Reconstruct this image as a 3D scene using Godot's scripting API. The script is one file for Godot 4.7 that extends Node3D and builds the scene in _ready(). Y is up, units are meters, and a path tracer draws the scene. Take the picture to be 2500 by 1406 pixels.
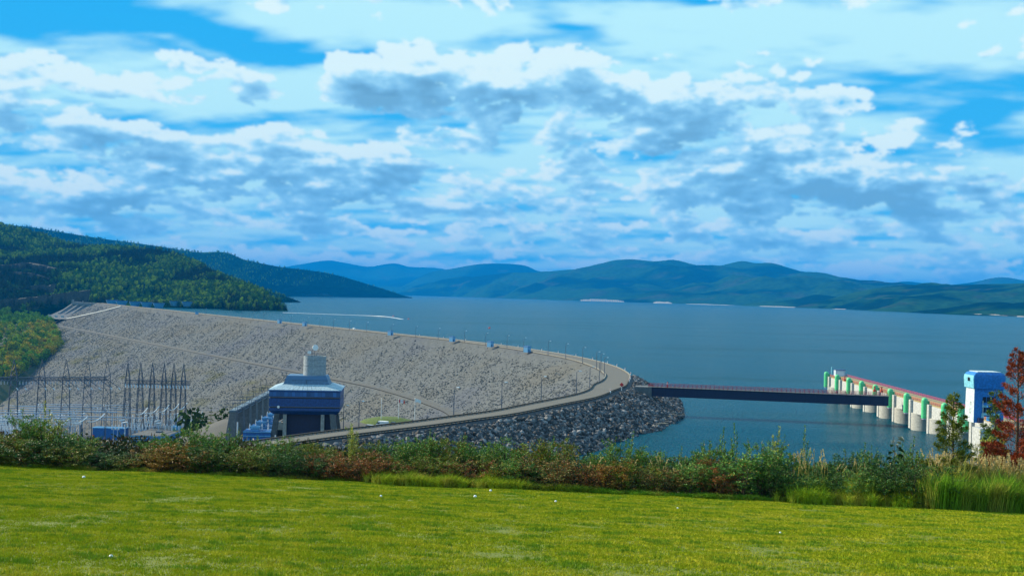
extends Node3D
# A rockfill dam with its lake, seen from a lawn on the hill beside it. Metres, y up; lake level is y = 0, dam crest y = 12.

const CREST := 12.0
var rng := RandomNumberGenerator.new()
var fbm := FastNoiseLite.new()
var soft := FastNoiseLite.new()
var taken := {}
var M := {}
const ORD := ["first", "second", "third", "fourth", "fifth", "sixth", "seventh", "eighth", "ninth", "tenth", "eleventh", "twelfth", "thirteenth", "fourteenth", "fifteenth", "sixteenth", "seventeenth", "eighteenth", "nineteenth", "twentieth", "twenty-first", "twenty-second", "twenty-third", "twenty-fourth", "twenty-fifth", "twenty-sixth", "twenty-seventh", "twenty-eighth", "twenty-ninth", "thirtieth", "thirty-first", "thirty-second", "thirty-third", "thirty-fourth", "thirty-fifth", "thirty-sixth", "thirty-seventh", "thirty-eighth", "thirty-ninth", "fortieth", "forty-first", "forty-second", "forty-third", "forty-fourth", "forty-fifth", "forty-sixth", "forty-seventh", "forty-eighth", "forty-ninth", "fiftieth"]


# ------------------------------------------------------------------ mesh helper
class MB:
	var v := PackedVector3Array()
	var n := PackedVector3Array()
	var c := PackedColorArray()
	var col := Color(1, 1, 1)

	func tri(a: Vector3, b: Vector3, d: Vector3) -> void:
		var m := (d - a).cross(b - a).normalized()
		v.append(a); v.append(b); v.append(d)
		n.append(m); n.append(m); n.append(m)
		c.append(col); c.append(col); c.append(col)

	func quad(a: Vector3, b: Vector3, d: Vector3, e: Vector3) -> void:
		tri(a, b, d)
		tri(a, d, e)

	# six faces between a lower and an upper ring of four corners each
	func hexa(p: Array) -> void:
		quad(p[3], p[2], p[1], p[0])
		quad(p[4], p[5], p[6], p[7])
		for i in 4:
			var j := (i + 1) % 4
			quad(p[i], p[j], p[j + 4], p[i + 4])

	func box(at: Vector3, s: Vector3, b := Basis.IDENTITY) -> void:
		frustum(at - b.y * s.y / 2, Vector2(s.x, s.z), Vector2(s.x, s.z), s.y, b)

	# a box whose foot and head have different sizes; at is the middle of the foot
	func frustum(at: Vector3, foot: Vector2, head: Vector2, h: float, b := Basis.IDENTITY, shift := Vector2.ZERO) -> void:
		var p := []
		for k in [[-1, -1], [1, -1], [1, 1], [-1, 1]]:
			p.append(at + b * Vector3(k[0] * foot.x / 2, 0, k[1] * foot.y / 2))
		for k in [[-1, -1], [1, -1], [1, 1], [-1, 1]]:
			p.append(at + b * Vector3(k[0] * head.x / 2 + shift.x, h, k[1] * head.y / 2 + shift.y))
		hexa(p)

	func tube(a: Vector3, b: Vector3, ra: float, rb: float, sides := 6, caps := true) -> void:
		var w := (b - a).normalized()
		var x := w.cross(Vector3.UP if absf(w.y) < 0.95 else Vector3.RIGHT).normalized()
		var y := w.cross(x)
		for i in sides:
			var t0 := TAU * i / sides
			var t1 := TAU * (i + 1) / sides
			var d0 := x * cos(t0) + y * sin(t0)
			var d1 := x * cos(t1) + y * sin(t1)
			v.append_array([a + d0 * ra, b + d1 * rb, a + d1 * ra, a + d0 * ra, b + d0 * rb, b + d1 * rb])
			n.append_array([d0, d1, d1, d0, d0, d1])
			for k in 6:
				c.append(col)
			if caps:
				tri(b, b + d1 * rb, b + d0 * rb)
				tri(a, a + d0 * ra, a + d1 * ra)

	func path(p: Array, ra: float, rb: float, sides := 5) -> void:
		for i in p.size() - 1:
			tube(p[i], p[i + 1], lerpf(ra, rb, float(i) / (p.size() - 1)), lerpf(ra, rb, float(i + 1) / (p.size() - 1)), sides, false)

	# surface of revolution: rings of (radius, height) round the y axis at a point
	func lathe(at: Vector3, rings: Array, sides := 16, from := 0.0, to := TAU) -> void:
		for k in rings.size() - 1:
			var r0: Vector2 = rings[k]
			var r1: Vector2 = rings[k + 1]
			var slope := Vector2(r1.y - r0.y, r0.x - r1.x).normalized()
			for i in sides:
				var t0 := lerpf(from, to, float(i) / sides)
				var t1 := lerpf(from, to, float(i + 1) / sides)
				var d0 := Vector3(cos(t0), 0, sin(t0))
				var d1 := Vector3(cos(t1), 0, sin(t1))
				var p := [at + d0 * r0.x + Vector3.UP * r0.y, at + d1 * r0.x + Vector3.UP * r0.y, at + d1 * r1.x + Vector3.UP * r1.y, at + d0 * r1.x + Vector3.UP * r1.y]
				var m := [d0 * slope.x + Vector3.UP * slope.y, d1 * slope.x + Vector3.UP * slope.y]
				v.append_array([p[0], p[1], p[2], p[0], p[2], p[3]])
				n.append_array([m[0], m[1], m[1], m[0], m[1], m[0]])
				for q in 6:
					c.append(col)

	func mesh() -> ArrayMesh:
		var a := []
		a.resize(Mesh.ARRAY_MAX)
		a[Mesh.ARRAY_VERTEX] = v
		a[Mesh.ARRAY_NORMAL] = n
		a[Mesh.ARRAY_COLOR] = c
		var am := ArrayMesh.new()
		am.add_surface_from_arrays(Mesh.PRIMITIVE_TRIANGLES, a)
		return am


# a smooth sheet over rows of points, all rows of one length
func sheet(rows: Array, colors: Array = []) -> ArrayMesh:
	var nr := rows.size()
	var nc: int = rows[0].size()
	var v := PackedVector3Array()
	var n := PackedVector3Array()
	var c := PackedColorArray()
	var ix := PackedInt32Array()
	for r in nr:
		for k in nc:
			v.append(rows[r][k])
			var dx: Vector3 = rows[r][mini(k + 1, nc - 1)] - rows[r][maxi(k - 1, 0)]
			var dy: Vector3 = rows[mini(r + 1, nr - 1)][k] - rows[maxi(r - 1, 0)][k]
			var m := dx.cross(dy).normalized()
			n.append(m if m.y >= 0 else -m)
			c.append(colors[r][k] if colors else Color(1, 1, 1))
	for r in nr - 1:
		for k in nc - 1:
			var a := r * nc + k
			var up := (v[a + 1] - v[a]).cross(v[a + nc] - v[a]).y > 0
			if up:
				ix.append_array([a, a + nc, a + 1, a + 1, a + nc, a + nc + 1])
			else:
				ix.append_array([a, a + 1, a + nc, a + 1, a + nc + 1, a + nc])
	var arr := []
	arr.resize(Mesh.ARRAY_MAX)
	arr[Mesh.ARRAY_VERTEX] = v
	arr[Mesh.ARRAY_NORMAL] = n
	arr[Mesh.ARRAY_COLOR] = c
	arr[Mesh.ARRAY_INDEX] = ix
	var am := ArrayMesh.new()
	am.add_surface_from_arrays(Mesh.PRIMITIVE_TRIANGLES, arr)
	return am


func along(p: Array, t: float) -> Vector3:      # a polyline at share t of its length in points
	var f := clampf(t, 0, 1) * (p.size() - 1)
	var i := mini(int(f), p.size() - 2)
	return p[i].lerp(p[i + 1], f - i)


func resampled(p: Array, count: int) -> Array:    # evenly spaced along the polyline, corners eased
	var cv := Curve3D.new()
	for i in p.size():
		var tan: Vector3 = (p[mini(i + 1, p.size() - 1)] - p[maxi(i - 1, 0)]) / 6.0
		var a: float = p[i].distance_to(p[maxi(i - 1, 0)])
		var b: float = p[i].distance_to(p[mini(i + 1, p.size() - 1)])
		var dir := tan.normalized()
		cv.add_point(p[i], -dir * a / 3.0, dir * b / 3.0)
	cv.bake_interval = maxf(cv.get_baked_length() / (count * 3.0), 0.05)
	var out := []
	var ln := cv.get_baked_length()
	for i in count:
		out.append(cv.sample_baked(ln * i / (count - 1)))
	return out


# ------------------------------------------------------------------ scene helpers
func numbered(called: String) -> String:
	if not taken.has(called):
		taken[called] = 0
		return called
	taken[called] += 1
	return "%s_%03d" % [called, taken[called]]


func obj(called: String, mesh: Mesh, m: Material, parent: Node = null) -> MeshInstance3D:
	var o := MeshInstance3D.new()
	o.mesh = mesh
	o.material_override = m
	if parent == null:
		o.name = numbered(called)
		add_child(o)
	else:
		o.name = called
		parent.add_child(o, true)
	return o


func tag(o: Node, label: String, category: String, group := "") -> Node:
	o.set_meta("label", label)
	o.set_meta("category", category)
	if group:
		o.set_meta("group", group)
	return o


func thing(called: String, label: String, category: String, at := Vector3.ZERO, turn := 0.0, group := "") -> Node3D:
	var o := Node3D.new()
	o.name = numbered(called)
	o.position = at
	o.rotation.y = turn
	add_child(o)
	tag(o, label, category, group)
	return o


func struct(called: String, mesh: Mesh, m: Material) -> MeshInstance3D:
	var o := obj(called, mesh, m)
	o.set_meta("kind", "structure")
	return o


func again(root: Node3D, at: Vector3, turn: float, label: String) -> Node3D:
	var r: Node3D = root.duplicate()
	var base := str(root.name)
	if base.right(3).is_valid_int():
		base = base.left(-4)
	r.name = numbered(base)
	add_child(r)
	r.position = at
	r.rotation.y = turn
	r.set_meta("label", label)
	return r


func many(called: String, mesh: Mesh, m: Material, places: Array, colors: Array, parent: Node = null) -> MultiMeshInstance3D:
	var mm := MultiMesh.new()
	mm.transform_format = MultiMesh.TRANSFORM_3D
	mm.use_colors = true
	mm.mesh = mesh
	mm.instance_count = places.size()
	for i in places.size():
		mm.set_instance_transform(i, places[i])
		mm.set_instance_color(i, colors[i])
	var o := MultiMeshInstance3D.new()
	o.multimesh = mm
	o.material_override = m
	o.set_meta("kind", "stuff")
	if parent:
		o.name = called
		parent.add_child(o, true)
	else:
		o.name = numbered(called)
		add_child(o)
	return o


# ------------------------------------------------------------------ materials
func grain(seed_: int, freq: float, lo: float, hi: float, size := 256, oct := 4) -> ImageTexture:
	var f := FastNoiseLite.new()
	f.seed = seed_
	f.frequency = freq
	f.fractal_octaves = oct
	var im := f.get_seamless_image(size, size)
	im.convert(Image.FORMAT_L8)
	var d := im.get_data()
	for i in d.size():
		d[i] = int(lerpf(lo, hi, d[i] / 255.0) * 255.0)
	var o := Image.create_from_data(size, size, false, Image.FORMAT_L8, d)
	o.convert(Image.FORMAT_RGB8)
	return ImageTexture.create_from_image(o)


func bumps(seed_: int, freq: float, strength: float, size := 512, oct := 4) -> ImageTexture:
	var f := FastNoiseLite.new()
	f.seed = seed_
	f.frequency = freq
	f.fractal_octaves = oct
	var im := f.get_seamless_image(size, size)
	im.convert(Image.FORMAT_RGBA8)
	im.bump_map_to_normal_map(strength)
	return ImageTexture.create_from_image(im)


func mat(r: float, g: float, b: float, rough := 0.8, tex: Texture2D = null, metres := 4.0) -> StandardMaterial3D:
	var m := StandardMaterial3D.new()
	m.albedo_color = Color(r, g, b).linear_to_srgb()
	m.roughness = rough
	m.vertex_color_use_as_albedo = true
	if tex:
		m.albedo_texture = tex
		m.uv1_triplanar = true
		m.uv1_world_triplanar = true
		m.uv1_scale = Vector3.ONE / metres
	return m


func make_materials() -> void:
	var fine := grain(3, 0.05, 0.55, 1.0)
	var patchy := grain(4, 0.015, 0.72, 1.0)
	var streaky := grain(5, 0.02, 0.75, 1.0)
	M.lawn_soil = mat(0.22, 0.27, 0.015, 0.9, fine, 0.6)
	M.earth = mat(0.10, 0.10, 0.05, 0.95, patchy, 12)
	M.gravel = mat(0.13, 0.125, 0.115, 0.95, fine, 3)
	M.rock_fill = mat(0.158, 0.168, 0.17, 0.95, patchy, 16)
	M.rock = mat(0.21, 0.222, 0.225, 0.9, fine, 2.5)
	M.boulder = mat(0.10, 0.10, 0.102, 0.85, fine, 2.0)
	M.bank_fill = mat(0.1, 0.1, 0.11, 0.95, fine, 3)
	M.track = mat(0.165, 0.16, 0.145, 0.95, fine, 4)
	M.asphalt = mat(0.2, 0.19, 0.165, 0.92, fine, 5)
	M.rail = mat(0.10, 0.085, 0.065, 0.85, fine, 2)  # road barrier with the shade of its near side put into the colour
	M.lit_rail = mat(0.42, 0.4, 0.34, 0.85, fine, 3)  # the same barrier along the crest, sunlight painted into its colour
	M.concrete = mat(0.42, 0.42, 0.40, 0.85, streaky, 9)
	M.pale_concrete = mat(0.54, 0.57, 0.57, 0.85, streaky, 6)
	M.weathered = mat(0.27, 0.275, 0.27, 0.9, streaky, 7)
	M.pier = mat(0.48, 0.49, 0.46, 0.85, streaky, 5)
	M.grey_concrete = mat(0.16, 0.17, 0.18, 0.85, streaky, 7)
	M.blue = mat(0.012, 0.07, 0.26, 0.5, streaky, 5)
	M.bright_blue = mat(0.02, 0.16, 0.5, 0.5, streaky, 5)
	M.sky_blue = mat(0.17, 0.47, 0.78, 0.5, streaky, 5)
	M.trim = mat(0.16, 0.15, 0.13, 0.6)
	M.navy = mat(0.008, 0.018, 0.075, 0.5, streaky, 6)
	M.roof_pale = mat(0.42, 0.58, 0.68, 0.55, streaky, 6)
	M.roof_blue = mat(0.09, 0.19, 0.33, 0.5, streaky, 6)
	M.roof_grey = mat(0.11, 0.12, 0.13, 0.9, patchy, 8)
	M.steel = mat(0.055, 0.085, 0.13, 0.55)
	M.galvanised = mat(0.36, 0.44, 0.55, 0.5)
	M.porcelain = mat(0.62, 0.68, 0.74, 0.3)
	M.white = mat(0.75, 0.77, 0.78, 0.5)
	M.green = mat(0.1, 0.7, 0.3, 0.45, streaky, 4)
	M.red_rail = mat(0.5, 0.035, 0.07, 0.5)
	M.orange_rail = mat(0.5, 0.07, 0.03, 0.5)
	M.red = mat(0.6, 0.03, 0.02, 0.5)
	M.deck = mat(0.56, 0.44, 0.2, 0.85, fine, 6)
	M.crane_white = mat(0.7, 0.82, 0.86, 0.5, streaky, 6)
	M.crane_blue = mat(0.015, 0.22, 0.68, 0.45, streaky, 6)
	M.crane_cyan = mat(0.25, 0.68, 0.85, 0.45, streaky, 6)
	M.glass = mat(0.01, 0.015, 0.03, 0.12)
	M.black = mat(0.015, 0.015, 0.017, 0.6)
	M.tyre = mat(0.02, 0.02, 0.02, 0.8)
	M.wood = mat(0.3, 0.26, 0.2, 0.9)
	M.bark = mat(0.06, 0.045, 0.03, 0.95)
	M.hill = mat(1, 1, 1, 0.95, grain(9, 0.02, 0.6, 1.0, 512, 5), 900)
	M.hill.metallic_specular = 0.0
	M.rock.metallic_specular = 0.15
	M.rock_fill.metallic_specular = 0.1
	M.earth.metallic_specular = 0.1
	M.terrace = mat(0.13, 0.115, 0.075, 0.95, grain(13, 0.03, 0.3, 1.0), 40)
	M.bluff = mat(0.5, 0.48, 0.43, 0.95, patchy, 60)
	for k in ["leaf", "far_leaf", "blade"]:
		var m := mat(1, 1, 1, 0.5 if k == "leaf" else 0.75)
		m.metallic_specular = 0.3 if k == "leaf" else 0.1
		m.backlight_enabled = true
		m.backlight = Color(0.5, 0.5, 0.5) if k != "far_leaf" else Color(0.3, 0.3, 0.3)
		m.cull_mode = BaseMaterial3D.CULL_DISABLED
		M[k] = m
	var w := StandardMaterial3D.new()
	w.albedo_color = Color(0.0, 0.057, 0.092).linear_to_srgb()
	w.roughness = 0.2
	w.metallic_specular = 0.1
	w.normal_enabled = true
	w.normal_texture = bumps(21, 0.02, 9.0, 1024, 5)
	w.normal_scale = 1.7
	w.uv1_triplanar = true
	w.uv1_world_triplanar = true
	w.uv1_scale = Vector3.ONE / 46.0
	M.water = w


# ------------------------------------------------------------------ sky: air and clouds in every direction
var cloud_noise := FastNoiseLite.new()
var thin_noise := FastNoiseLite.new()
var billow_noise := FastNoiseLite.new()
# azimuth and elevation in degrees, half widths, strength
const CUMULI := [[-8.6, 11.6, 2.6, 1.3, 0.5], [-4.2, 10.8, 4.6, 2.1, 0.66], [1.0, 11.0, 2.6, 1.5, 0.4], [7.6, 10.2, 5.0, 1.3, 0.6], [4.2, 11.6, 2.4, 0.9, 0.4], [15.2, 10.9, 2.4, 0.9, 0.45], [13.6, 6.7, 8.4, 2.3, 0.72], [19.5, 5.8, 3.5, 1.2, 0.45], [-11.5, 6.3, 9.0, 1.4, 0.65], [-25.5, 9.2, 3.4, 1.3, 0.7], [-22.0, 7.5, 3.2, 0.8, 0.5], [-14.6, 10.7, 1.6, 0.8, 0.5], [-19.4, 9.8, 2.4, 0.5, 0.45], [22.7, 12.2, 0.9, 0.5, 0.5], [-22.0, 4.4, 8.0, 0.8, 0.6], [4.0, 8.3, 4.0, 0.8, 0.3], [-5.0, 4.6, 6.0, 0.5, 0.3], [14.0, 3.2, 6.0, 0.6, 0.25],
	[-21.0, 12.7, 9.0, 1.6, -0.9], [-12.0, 12.6, 3.0, 1.2, -0.6], [22.5, 9.8, 3.2, 1.8, -0.8], [22.5, 7.0, 3.0, 0.9, -0.4], [6.0, 13.6, 12.0, 1.4, -0.7], [17.0, 13.0, 5.0, 1.2, -0.5], [-13.5, 8.8, 7.0, 0.6, -0.5], [-0.5, 7.3, 2.2, 1.0, -0.55], [11.6, 9.7, 1.4, 0.8, -0.3], [16.5, 4.2, 6.0, 0.45, -0.35]]
const VEILS := [[11.0, 14.0, 6.0, 2.2, 0.85], [21.0, 13.6, 6.0, 2.2, 0.6], [-9.0, 14.0, 10.0, 0.9, 0.6], [-24.0, 14.8, 7.0, 0.7, 0.55], [-15.0, 9.6, 10.0, 0.9, 0.95], [-26.0, 10.8, 6.0, 0.8, 0.8], [-3.0, 13.2, 6.0, 0.6, 0.5], [0.0, 7.4, 5.0, 1.2, 0.9], [20.0, 4.6, 7.0, 0.6, 0.6], [14.0, 9.6, 4.0, 1.0, 0.5], [-18.0, 11.4, 3.0, 0.35, 0.45], [-23.0, 12.6, 6.0, 1.2, -0.75], [-13.5, 12.1, 4.0, 0.5, -0.6], [22.6, 9.6, 3.0, 1.6, -0.8], [3.2, 13.2, 3.4, 0.5, -0.9], [9.8, 15.6, 2.2, 0.4, -0.9], [-2.0, 15.4, 3.0, 0.4, -0.6]]


func bells(list: Array, az: float, el: float) -> float:
	var s := 0.0
	for b in list:
		var x: float = (az - b[0]) / b[2]
		var y: float = (el - b[1]) / b[3]
		var q := x * x + y * y
		if q < 5.0:
			s += b[4] * exp(-q * 1.2)
	return s


# how far above or below the middle of the cumulus it lies in a direction is
func heights(az: float, el: float) -> float:
	var s := 0.0
	for b in CUMULI:
		if b[4] < 0.0:
			continue
		var x: float = (az - b[0]) / b[2]
		var y: float = (el - b[1]) / b[3]
		var q := x * x + y * y
		if q < 5.0:
			s += (y * 0.85 - 0.12) * exp(-q * 0.5)
	return s


func puff(az: float, el: float) -> float:
	var e := deg_to_rad(el)
	var t := 1.0 / (sin(e) + 0.34)
	var a := deg_to_rad(az)
	var p := Vector2(sin(a), -cos(a)) * cos(e) * t
	return cloud_noise.get_noise_2d(p.x * 6.0 + 7.0, p.y * 6.0) * 1.0 - billow_noise.get_noise_2d(p.x * 10.0, p.y * 10.0 + 4.0) * 0.32 + 0.05


func sky_color(az: float, el: float) -> Color:
	var up := clampf(el / 20.0, 0, 1)
	var c := Color(0.09, 0.55, 0.92).lerp(Color(0.003, 0.42, 0.9), pow(up, 0.55))
	if el > 20.0:
		c = c.lerp(Color(0.01, 0.2, 0.68), clampf((el - 20.0) / 60.0, 0, 1))
	var e := deg_to_rad(el)
	var a := deg_to_rad(az)
	var t := 1.0 / (sin(e) + 0.16)
	var p := Vector2(sin(a), -cos(a)) * cos(e) * t
	var wx := thin_noise.get_noise_2d(p.x * 1.7 + 3.0, p.y * 1.7)
	var wy := thin_noise.get_noise_2d(p.x * 1.7, p.y * 1.7 + 60.0)
	var inside := el < 19.0 and absf(az) < 36.0
	var veil := thin_noise.get_noise_2d((p.x + p.y * 0.3) * 1.1, (p.y - p.x * 0.22) * 2.4) * 1.1 + 0.42 + 0.3 * (1.0 - up)
	veil += thin_noise.get_noise_2d((p.x + p.y * 0.3) * 5.0, (p.y - p.x * 0.22) * 11.0) * 0.34
	if inside:
		veil += bells(VEILS, az + wx * 4.0, el + wy * 1.4 + (az + 5.0) * 0.02)
	veil = clampf(veil + thin_noise.get_noise_2d(p.x * 6.0 + 20.0, p.y * 9.0) * 0.22, 0, 1.15)
	c = c.lerp(Color(0.56, 0.94, 1.0), smoothstep(-0.1, 1.1, veil) * 0.95)
	var ax := az + wx * 2.6
	var ey := el + wy * 0.9
	var low := clampf(1.0 - el / 6.5, 0, 1)
	var base := -0.06 + 0.26 * low + 0.05 * clampf(1.0 - absf(el - 6.0) / 5.0, 0, 1)
	var b := bells(CUMULI, ax, ey) if inside else 0.0
	var d := puff(az, el) + b + base
	if d > -0.05:
		var l1 := 0.16 + 0.03 * el
		var l2 := 0.55 + 0.09 * el
		var d1 := puff(az - l1 * 0.9, el + l1) + base + (bells(CUMULI, ax - l1 * 0.9, ey + l1) if b != 0.0 else 0.0)
		var d2 := puff(az - l2 * 0.7, el + l2) + base + (bells(CUMULI, ax - l2 * 0.7, ey + l2) if b != 0.0 else 0.0)
		var lit := 0.5 + 0.75 * clampf(d - d1, -0.5, 0.5) + 0.55 * clampf(d - maxf(d2, -0.15), -0.8, 0.8) - 0.26 * smoothstep(0.0, 0.8, d)
		if inside:
			lit += 0.36 * clampf(heights(az + wx * 2.4, el + wy * 0.9), -1.0, 1.0) + 0.16 * wx
		lit += 0.16 * clampf(1.0 - el / 6.5, 0, 1)
		lit += 0.34 * (1.0 - smoothstep(-0.02, 0.5, d)) - billow_noise.get_noise_2d(p.x * 7.0, p.y * 9.0 + 9.0) * 0.13
		lit = minf(lit, 1.0) if lit > 0.5 else 0.5 - 0.5 * tanh(1.15 * (0.5 - lit))
		var body := Color(0.13, 0.33, 0.51).lerp(Color(0.22, 0.53, 0.8), smoothstep(0.0, 0.36, lit)).lerp(Color(0.4, 0.77, 0.98), smoothstep(0.28, 0.62, lit)).lerp(Color(0.8, 0.99, 1.0), smoothstep(0.52, 0.9, lit))
		body = body.lerp(Color(0.34, 0.74, 0.97), 0.4 * clampf(1.0 - el / 5.0, 0, 1))
		c = c.lerp(body, smoothstep(-0.04, 0.13, d) * 0.97)
	return c.linear_to_srgb()


func make_sky() -> PanoramaSkyMaterial:
	cloud_noise.seed = 12
	cloud_noise.frequency = 1.0
	cloud_noise.fractal_octaves = 6
	cloud_noise.fractal_gain = 0.55
	thin_noise.seed = 31
	thin_noise.frequency = 1.0
	thin_noise.fractal_octaves = 4
	billow_noise.seed = 44
	billow_noise.frequency = 1.0
	billow_noise.fractal_type = FastNoiseLite.FRACTAL_RIDGED
	billow_noise.fractal_octaves = 4
	billow_noise.fractal_gain = 0.5
	var wide := 4096
	var half := Image.create(1024, 256, false, Image.FORMAT_RGB8)
	for y in 256:
		for x in 1024:
			half.set_pixel(x, y, sky_color(wrapf((x + 0.5) / 1024.0 * 360.0, -180.0, 180.0), 90.0 - (y + 0.5) / 256.0 * 90.0))
	half.resize(wide, 1024, Image.INTERPOLATE_CUBIC)
	# the part of the same sky towards the lake, sampled four times as finely
	for y in range(1024 - 216, 1024):
		for x in range(-400, 400):
			half.set_pixel(posmod(x, wide), y, sky_color((x + 0.5) / 4096.0 * 360.0, 90.0 - (y + 0.5) / 1024.0 * 90.0))
	var im := Image.create(wide, 2048, false, Image.FORMAT_RGB8)
	im.fill(Color(0.12, 0.25, 0.32))
	im.blit_rect(half, Rect2i(0, 0, wide, 1024), Vector2i.ZERO)
	var s := PanoramaSkyMaterial.new()
	s.panorama = ImageTexture.create_from_image(im)
	s.energy_multiplier = 1.0
	return s


func _ready() -> void:
	rng.seed = 77
	var cam := Camera3D.new()
	cam.name = "camera"
	cam.position = Vector3(0, 54, 0)
	cam.basis = Basis(Vector3.RIGHT, 0.0067) * Basis(Vector3.BACK, 0.023)
	cam.fov = 29.17
	cam.near = 0.3
	cam.far = 90000
	add_child(cam)
	var env := Environment.new()
	env.background_mode = Environment.BG_SKY
	var sk := Sky.new()
	sk.sky_material = make_sky()
	env.sky = sk
	env.background_energy_multiplier = 0.66
	env.tonemap_mode = Environment.TONE_MAPPER_LINEAR
	env.tonemap_exposure = 1.58
	env.sdfgi_enabled = true
	env.ssao_enabled = true
	env.ssil_enabled = true
	env.fog_enabled = true
	env.fog_density = 0.000038
	env.fog_light_color = Color(0.07, 0.63, 1.0)
	var we := WorldEnvironment.new()
	we.name = "world_environment"
	we.environment = env
	add_child(we)
	var sun := DirectionalLight3D.new()
	sun.name = "sun"
	sun.light_energy = 1.6
	sun.light_color = Color(1.0, 0.94, 0.82)
	sun.light_angular_distance = 0.5
	sun.shadow_enabled = true
	add_child(sun)
	sun.look_at_from_position(Vector3(-78.5, 50.0, -36.6), Vector3.ZERO)

	fbm.seed = 5
	fbm.frequency = 1.0
	fbm.fractal_octaves = 5
	soft.seed = 8
	soft.frequency = 1.0
	soft.fractal_octaves = 2
	make_materials()
	make_rocks()
	make_trees()
	ground()
	water()
	hills()
	dam()
	abutment()
	spillway()
	tanks()
	crest_furniture()
	bridge()
	intake()
	crane()
	control_building()
	transformer_row()
	switchyard()
	plateau_things()
	lake_things()
	lawn()
	shrubs()
	right_trees()
	tall_grass()


# ------------------------------------------------------------------ rocks and plants that are set out many times
var rocks := []
var trees := {}


func make_rocks() -> void:
	var t := (1.0 + sqrt(5.0)) / 2.0
	var base := [Vector3(-1, t, 0), Vector3(1, t, 0), Vector3(-1, -t, 0), Vector3(1, -t, 0), Vector3(0, -1, t), Vector3(0, 1, t), Vector3(0, -1, -t), Vector3(0, 1, -t), Vector3(t, 0, -1), Vector3(t, 0, 1), Vector3(-t, 0, -1), Vector3(-t, 0, 1)]
	var faces := [[0, 11, 5], [0, 5, 1], [0, 1, 7], [0, 7, 10], [0, 10, 11], [1, 5, 9], [5, 11, 4], [11, 10, 2], [10, 7, 6], [7, 1, 8], [3, 9, 4], [3, 4, 2], [3, 2, 6], [3, 6, 8], [3, 8, 9], [4, 9, 5], [2, 4, 11], [6, 2, 10], [8, 6, 7], [9, 8, 1]]
	for k in 6:
		var mb := MB.new()
		var p := []
		for q in base:
			var d: Vector3 = q.normalized()
			p.append(Vector3(d.x * rng.randf_range(0.42, 0.72), d.y * rng.randf_range(0.3, 0.52), d.z * rng.randf_range(0.38, 0.62)))
		for f in faces:
			mb.tri(p[f[0]], p[f[2]], p[f[1]])
		rocks.append(mb.mesh())


func leaf_quad(mb: MB, at: Vector3, dir: Vector3, side: Vector3, ln: float, wd: float) -> void:
	var mid := at + dir * ln * 0.45
	mb.quad(at, mid + side * wd, at + dir * ln, mid - side * wd)


func ball() -> Vector3:
	var v := Vector3(rng.randfn(), rng.randfn(), rng.randfn())
	return v.normalized()


# a tree one unit high; far ones have few, large leaf sprays
func broadleaf(sprays: int, size: float, width: float) -> Array:
	var crown := MB.new()
	var clumps := []
	for k in 13:
		var h := rng.randf_range(0.25, 0.95)
		var r := width * (0.35 + 0.65 * sin(clampf((h - 0.15) / 0.85, 0, 1) * PI * 0.92))
		var a := rng.randf() * TAU
		clumps.append([Vector3(cos(a) * r * rng.randf_range(0.2, 0.75), h, sin(a) * r * rng.randf_range(0.2, 0.75)), rng.randf_range(0.1, 0.17)])
	for k in sprays:
		var cl: Array = clumps[k % clumps.size()]
		var d := ball()
		var at: Vector3 = cl[0] + d * cl[1] * pow(rng.randf(), 0.4)
		var dir := (d + ball() * 0.8 + Vector3(0, -0.2, 0)).normalized()
		var side := dir.cross(ball()).normalized()
		var g := rng.randf_range(0.65, 1.25)
		crown.col = Color(g * rng.randf_range(0.85, 1.2), g, g * rng.randf_range(0.7, 1.1))
		leaf_quad(crown, at, dir, side, size * rng.randf_range(0.7, 1.3), size * 0.36)
	var trunk := MB.new()
	trunk.path([Vector3.ZERO, Vector3(0.01, 0.35, 0), Vector3(0, 0.8, 0.01)], 0.022, 0.006, 5)
	for k in 5:
		var cl: Array = clumps[k]
		trunk.tube(Vector3(0, cl[0].y * 0.55, 0), cl[0], 0.009, 0.004, 4, false)
	return [crown.mesh(), trunk.mesh()]


func conifer(whorls: int, width: float, bare: float, spray: float) -> Array:
	var crown := MB.new()
	for w in whorls:
		var s := float(w) / whorls
		var h := lerpf(bare, 0.99, s)
		var r := width * (1.0 - s) * rng.randf_range(0.75, 1.15) + 0.012
		var n := 7 if s < 0.6 else 5
		for k in n:
			var a := TAU * (k + rng.randf()) / n
			var out := Vector3(cos(a), rng.randf_range(-0.45, 0.1), sin(a)).normalized()
			var side := out.cross(Vector3.UP).normalized()
			for q in 3:
				var g := rng.randf_range(0.6, 1.3)
				crown.col = Color(g, g, g)
				leaf_quad(crown, Vector3(0, h, 0) + out * r * 0.28 * q, (out + side * rng.randf_range(-0.6, 0.6) + Vector3(0, rng.randf_range(-0.2, 0.4), 0)).normalized(), (side + Vector3(0, rng.randf_range(-0.7, 0.7), 0)).normalized(), r * 0.55 + spray, r * 0.14 + spray * 0.3)
	var trunk := MB.new()
	trunk.tube(Vector3.ZERO, Vector3(0, 0.97, 0), 0.018, 0.003, 5, false)
	return [crown.mesh(), trunk.mesh()]


func make_trees() -> void:
	trees.broad = []
	for k in 4:
		trees.broad.append(broadleaf(190, 0.13, 0.24))
	trees.fir = []
	for k in 3:
		trees.fir.append(conifer(11, 0.17, 0.06, 0.03))


# ------------------------------------------------------------------ ground, water, hills
func lawn_height(x: float, d: float) -> float:       # d: metres in front of the camera
	var h := 52.4 - 0.1257 * clampf(d, 0, 33) - 0.0209 * x
	if d > 33.0:
		var s := d - 33.0
		h -= 0.1257 * s + (0.0022 * s * s if s < 60.0 else 7.92 + 0.264 * (s - 60.0))
	return h


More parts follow.
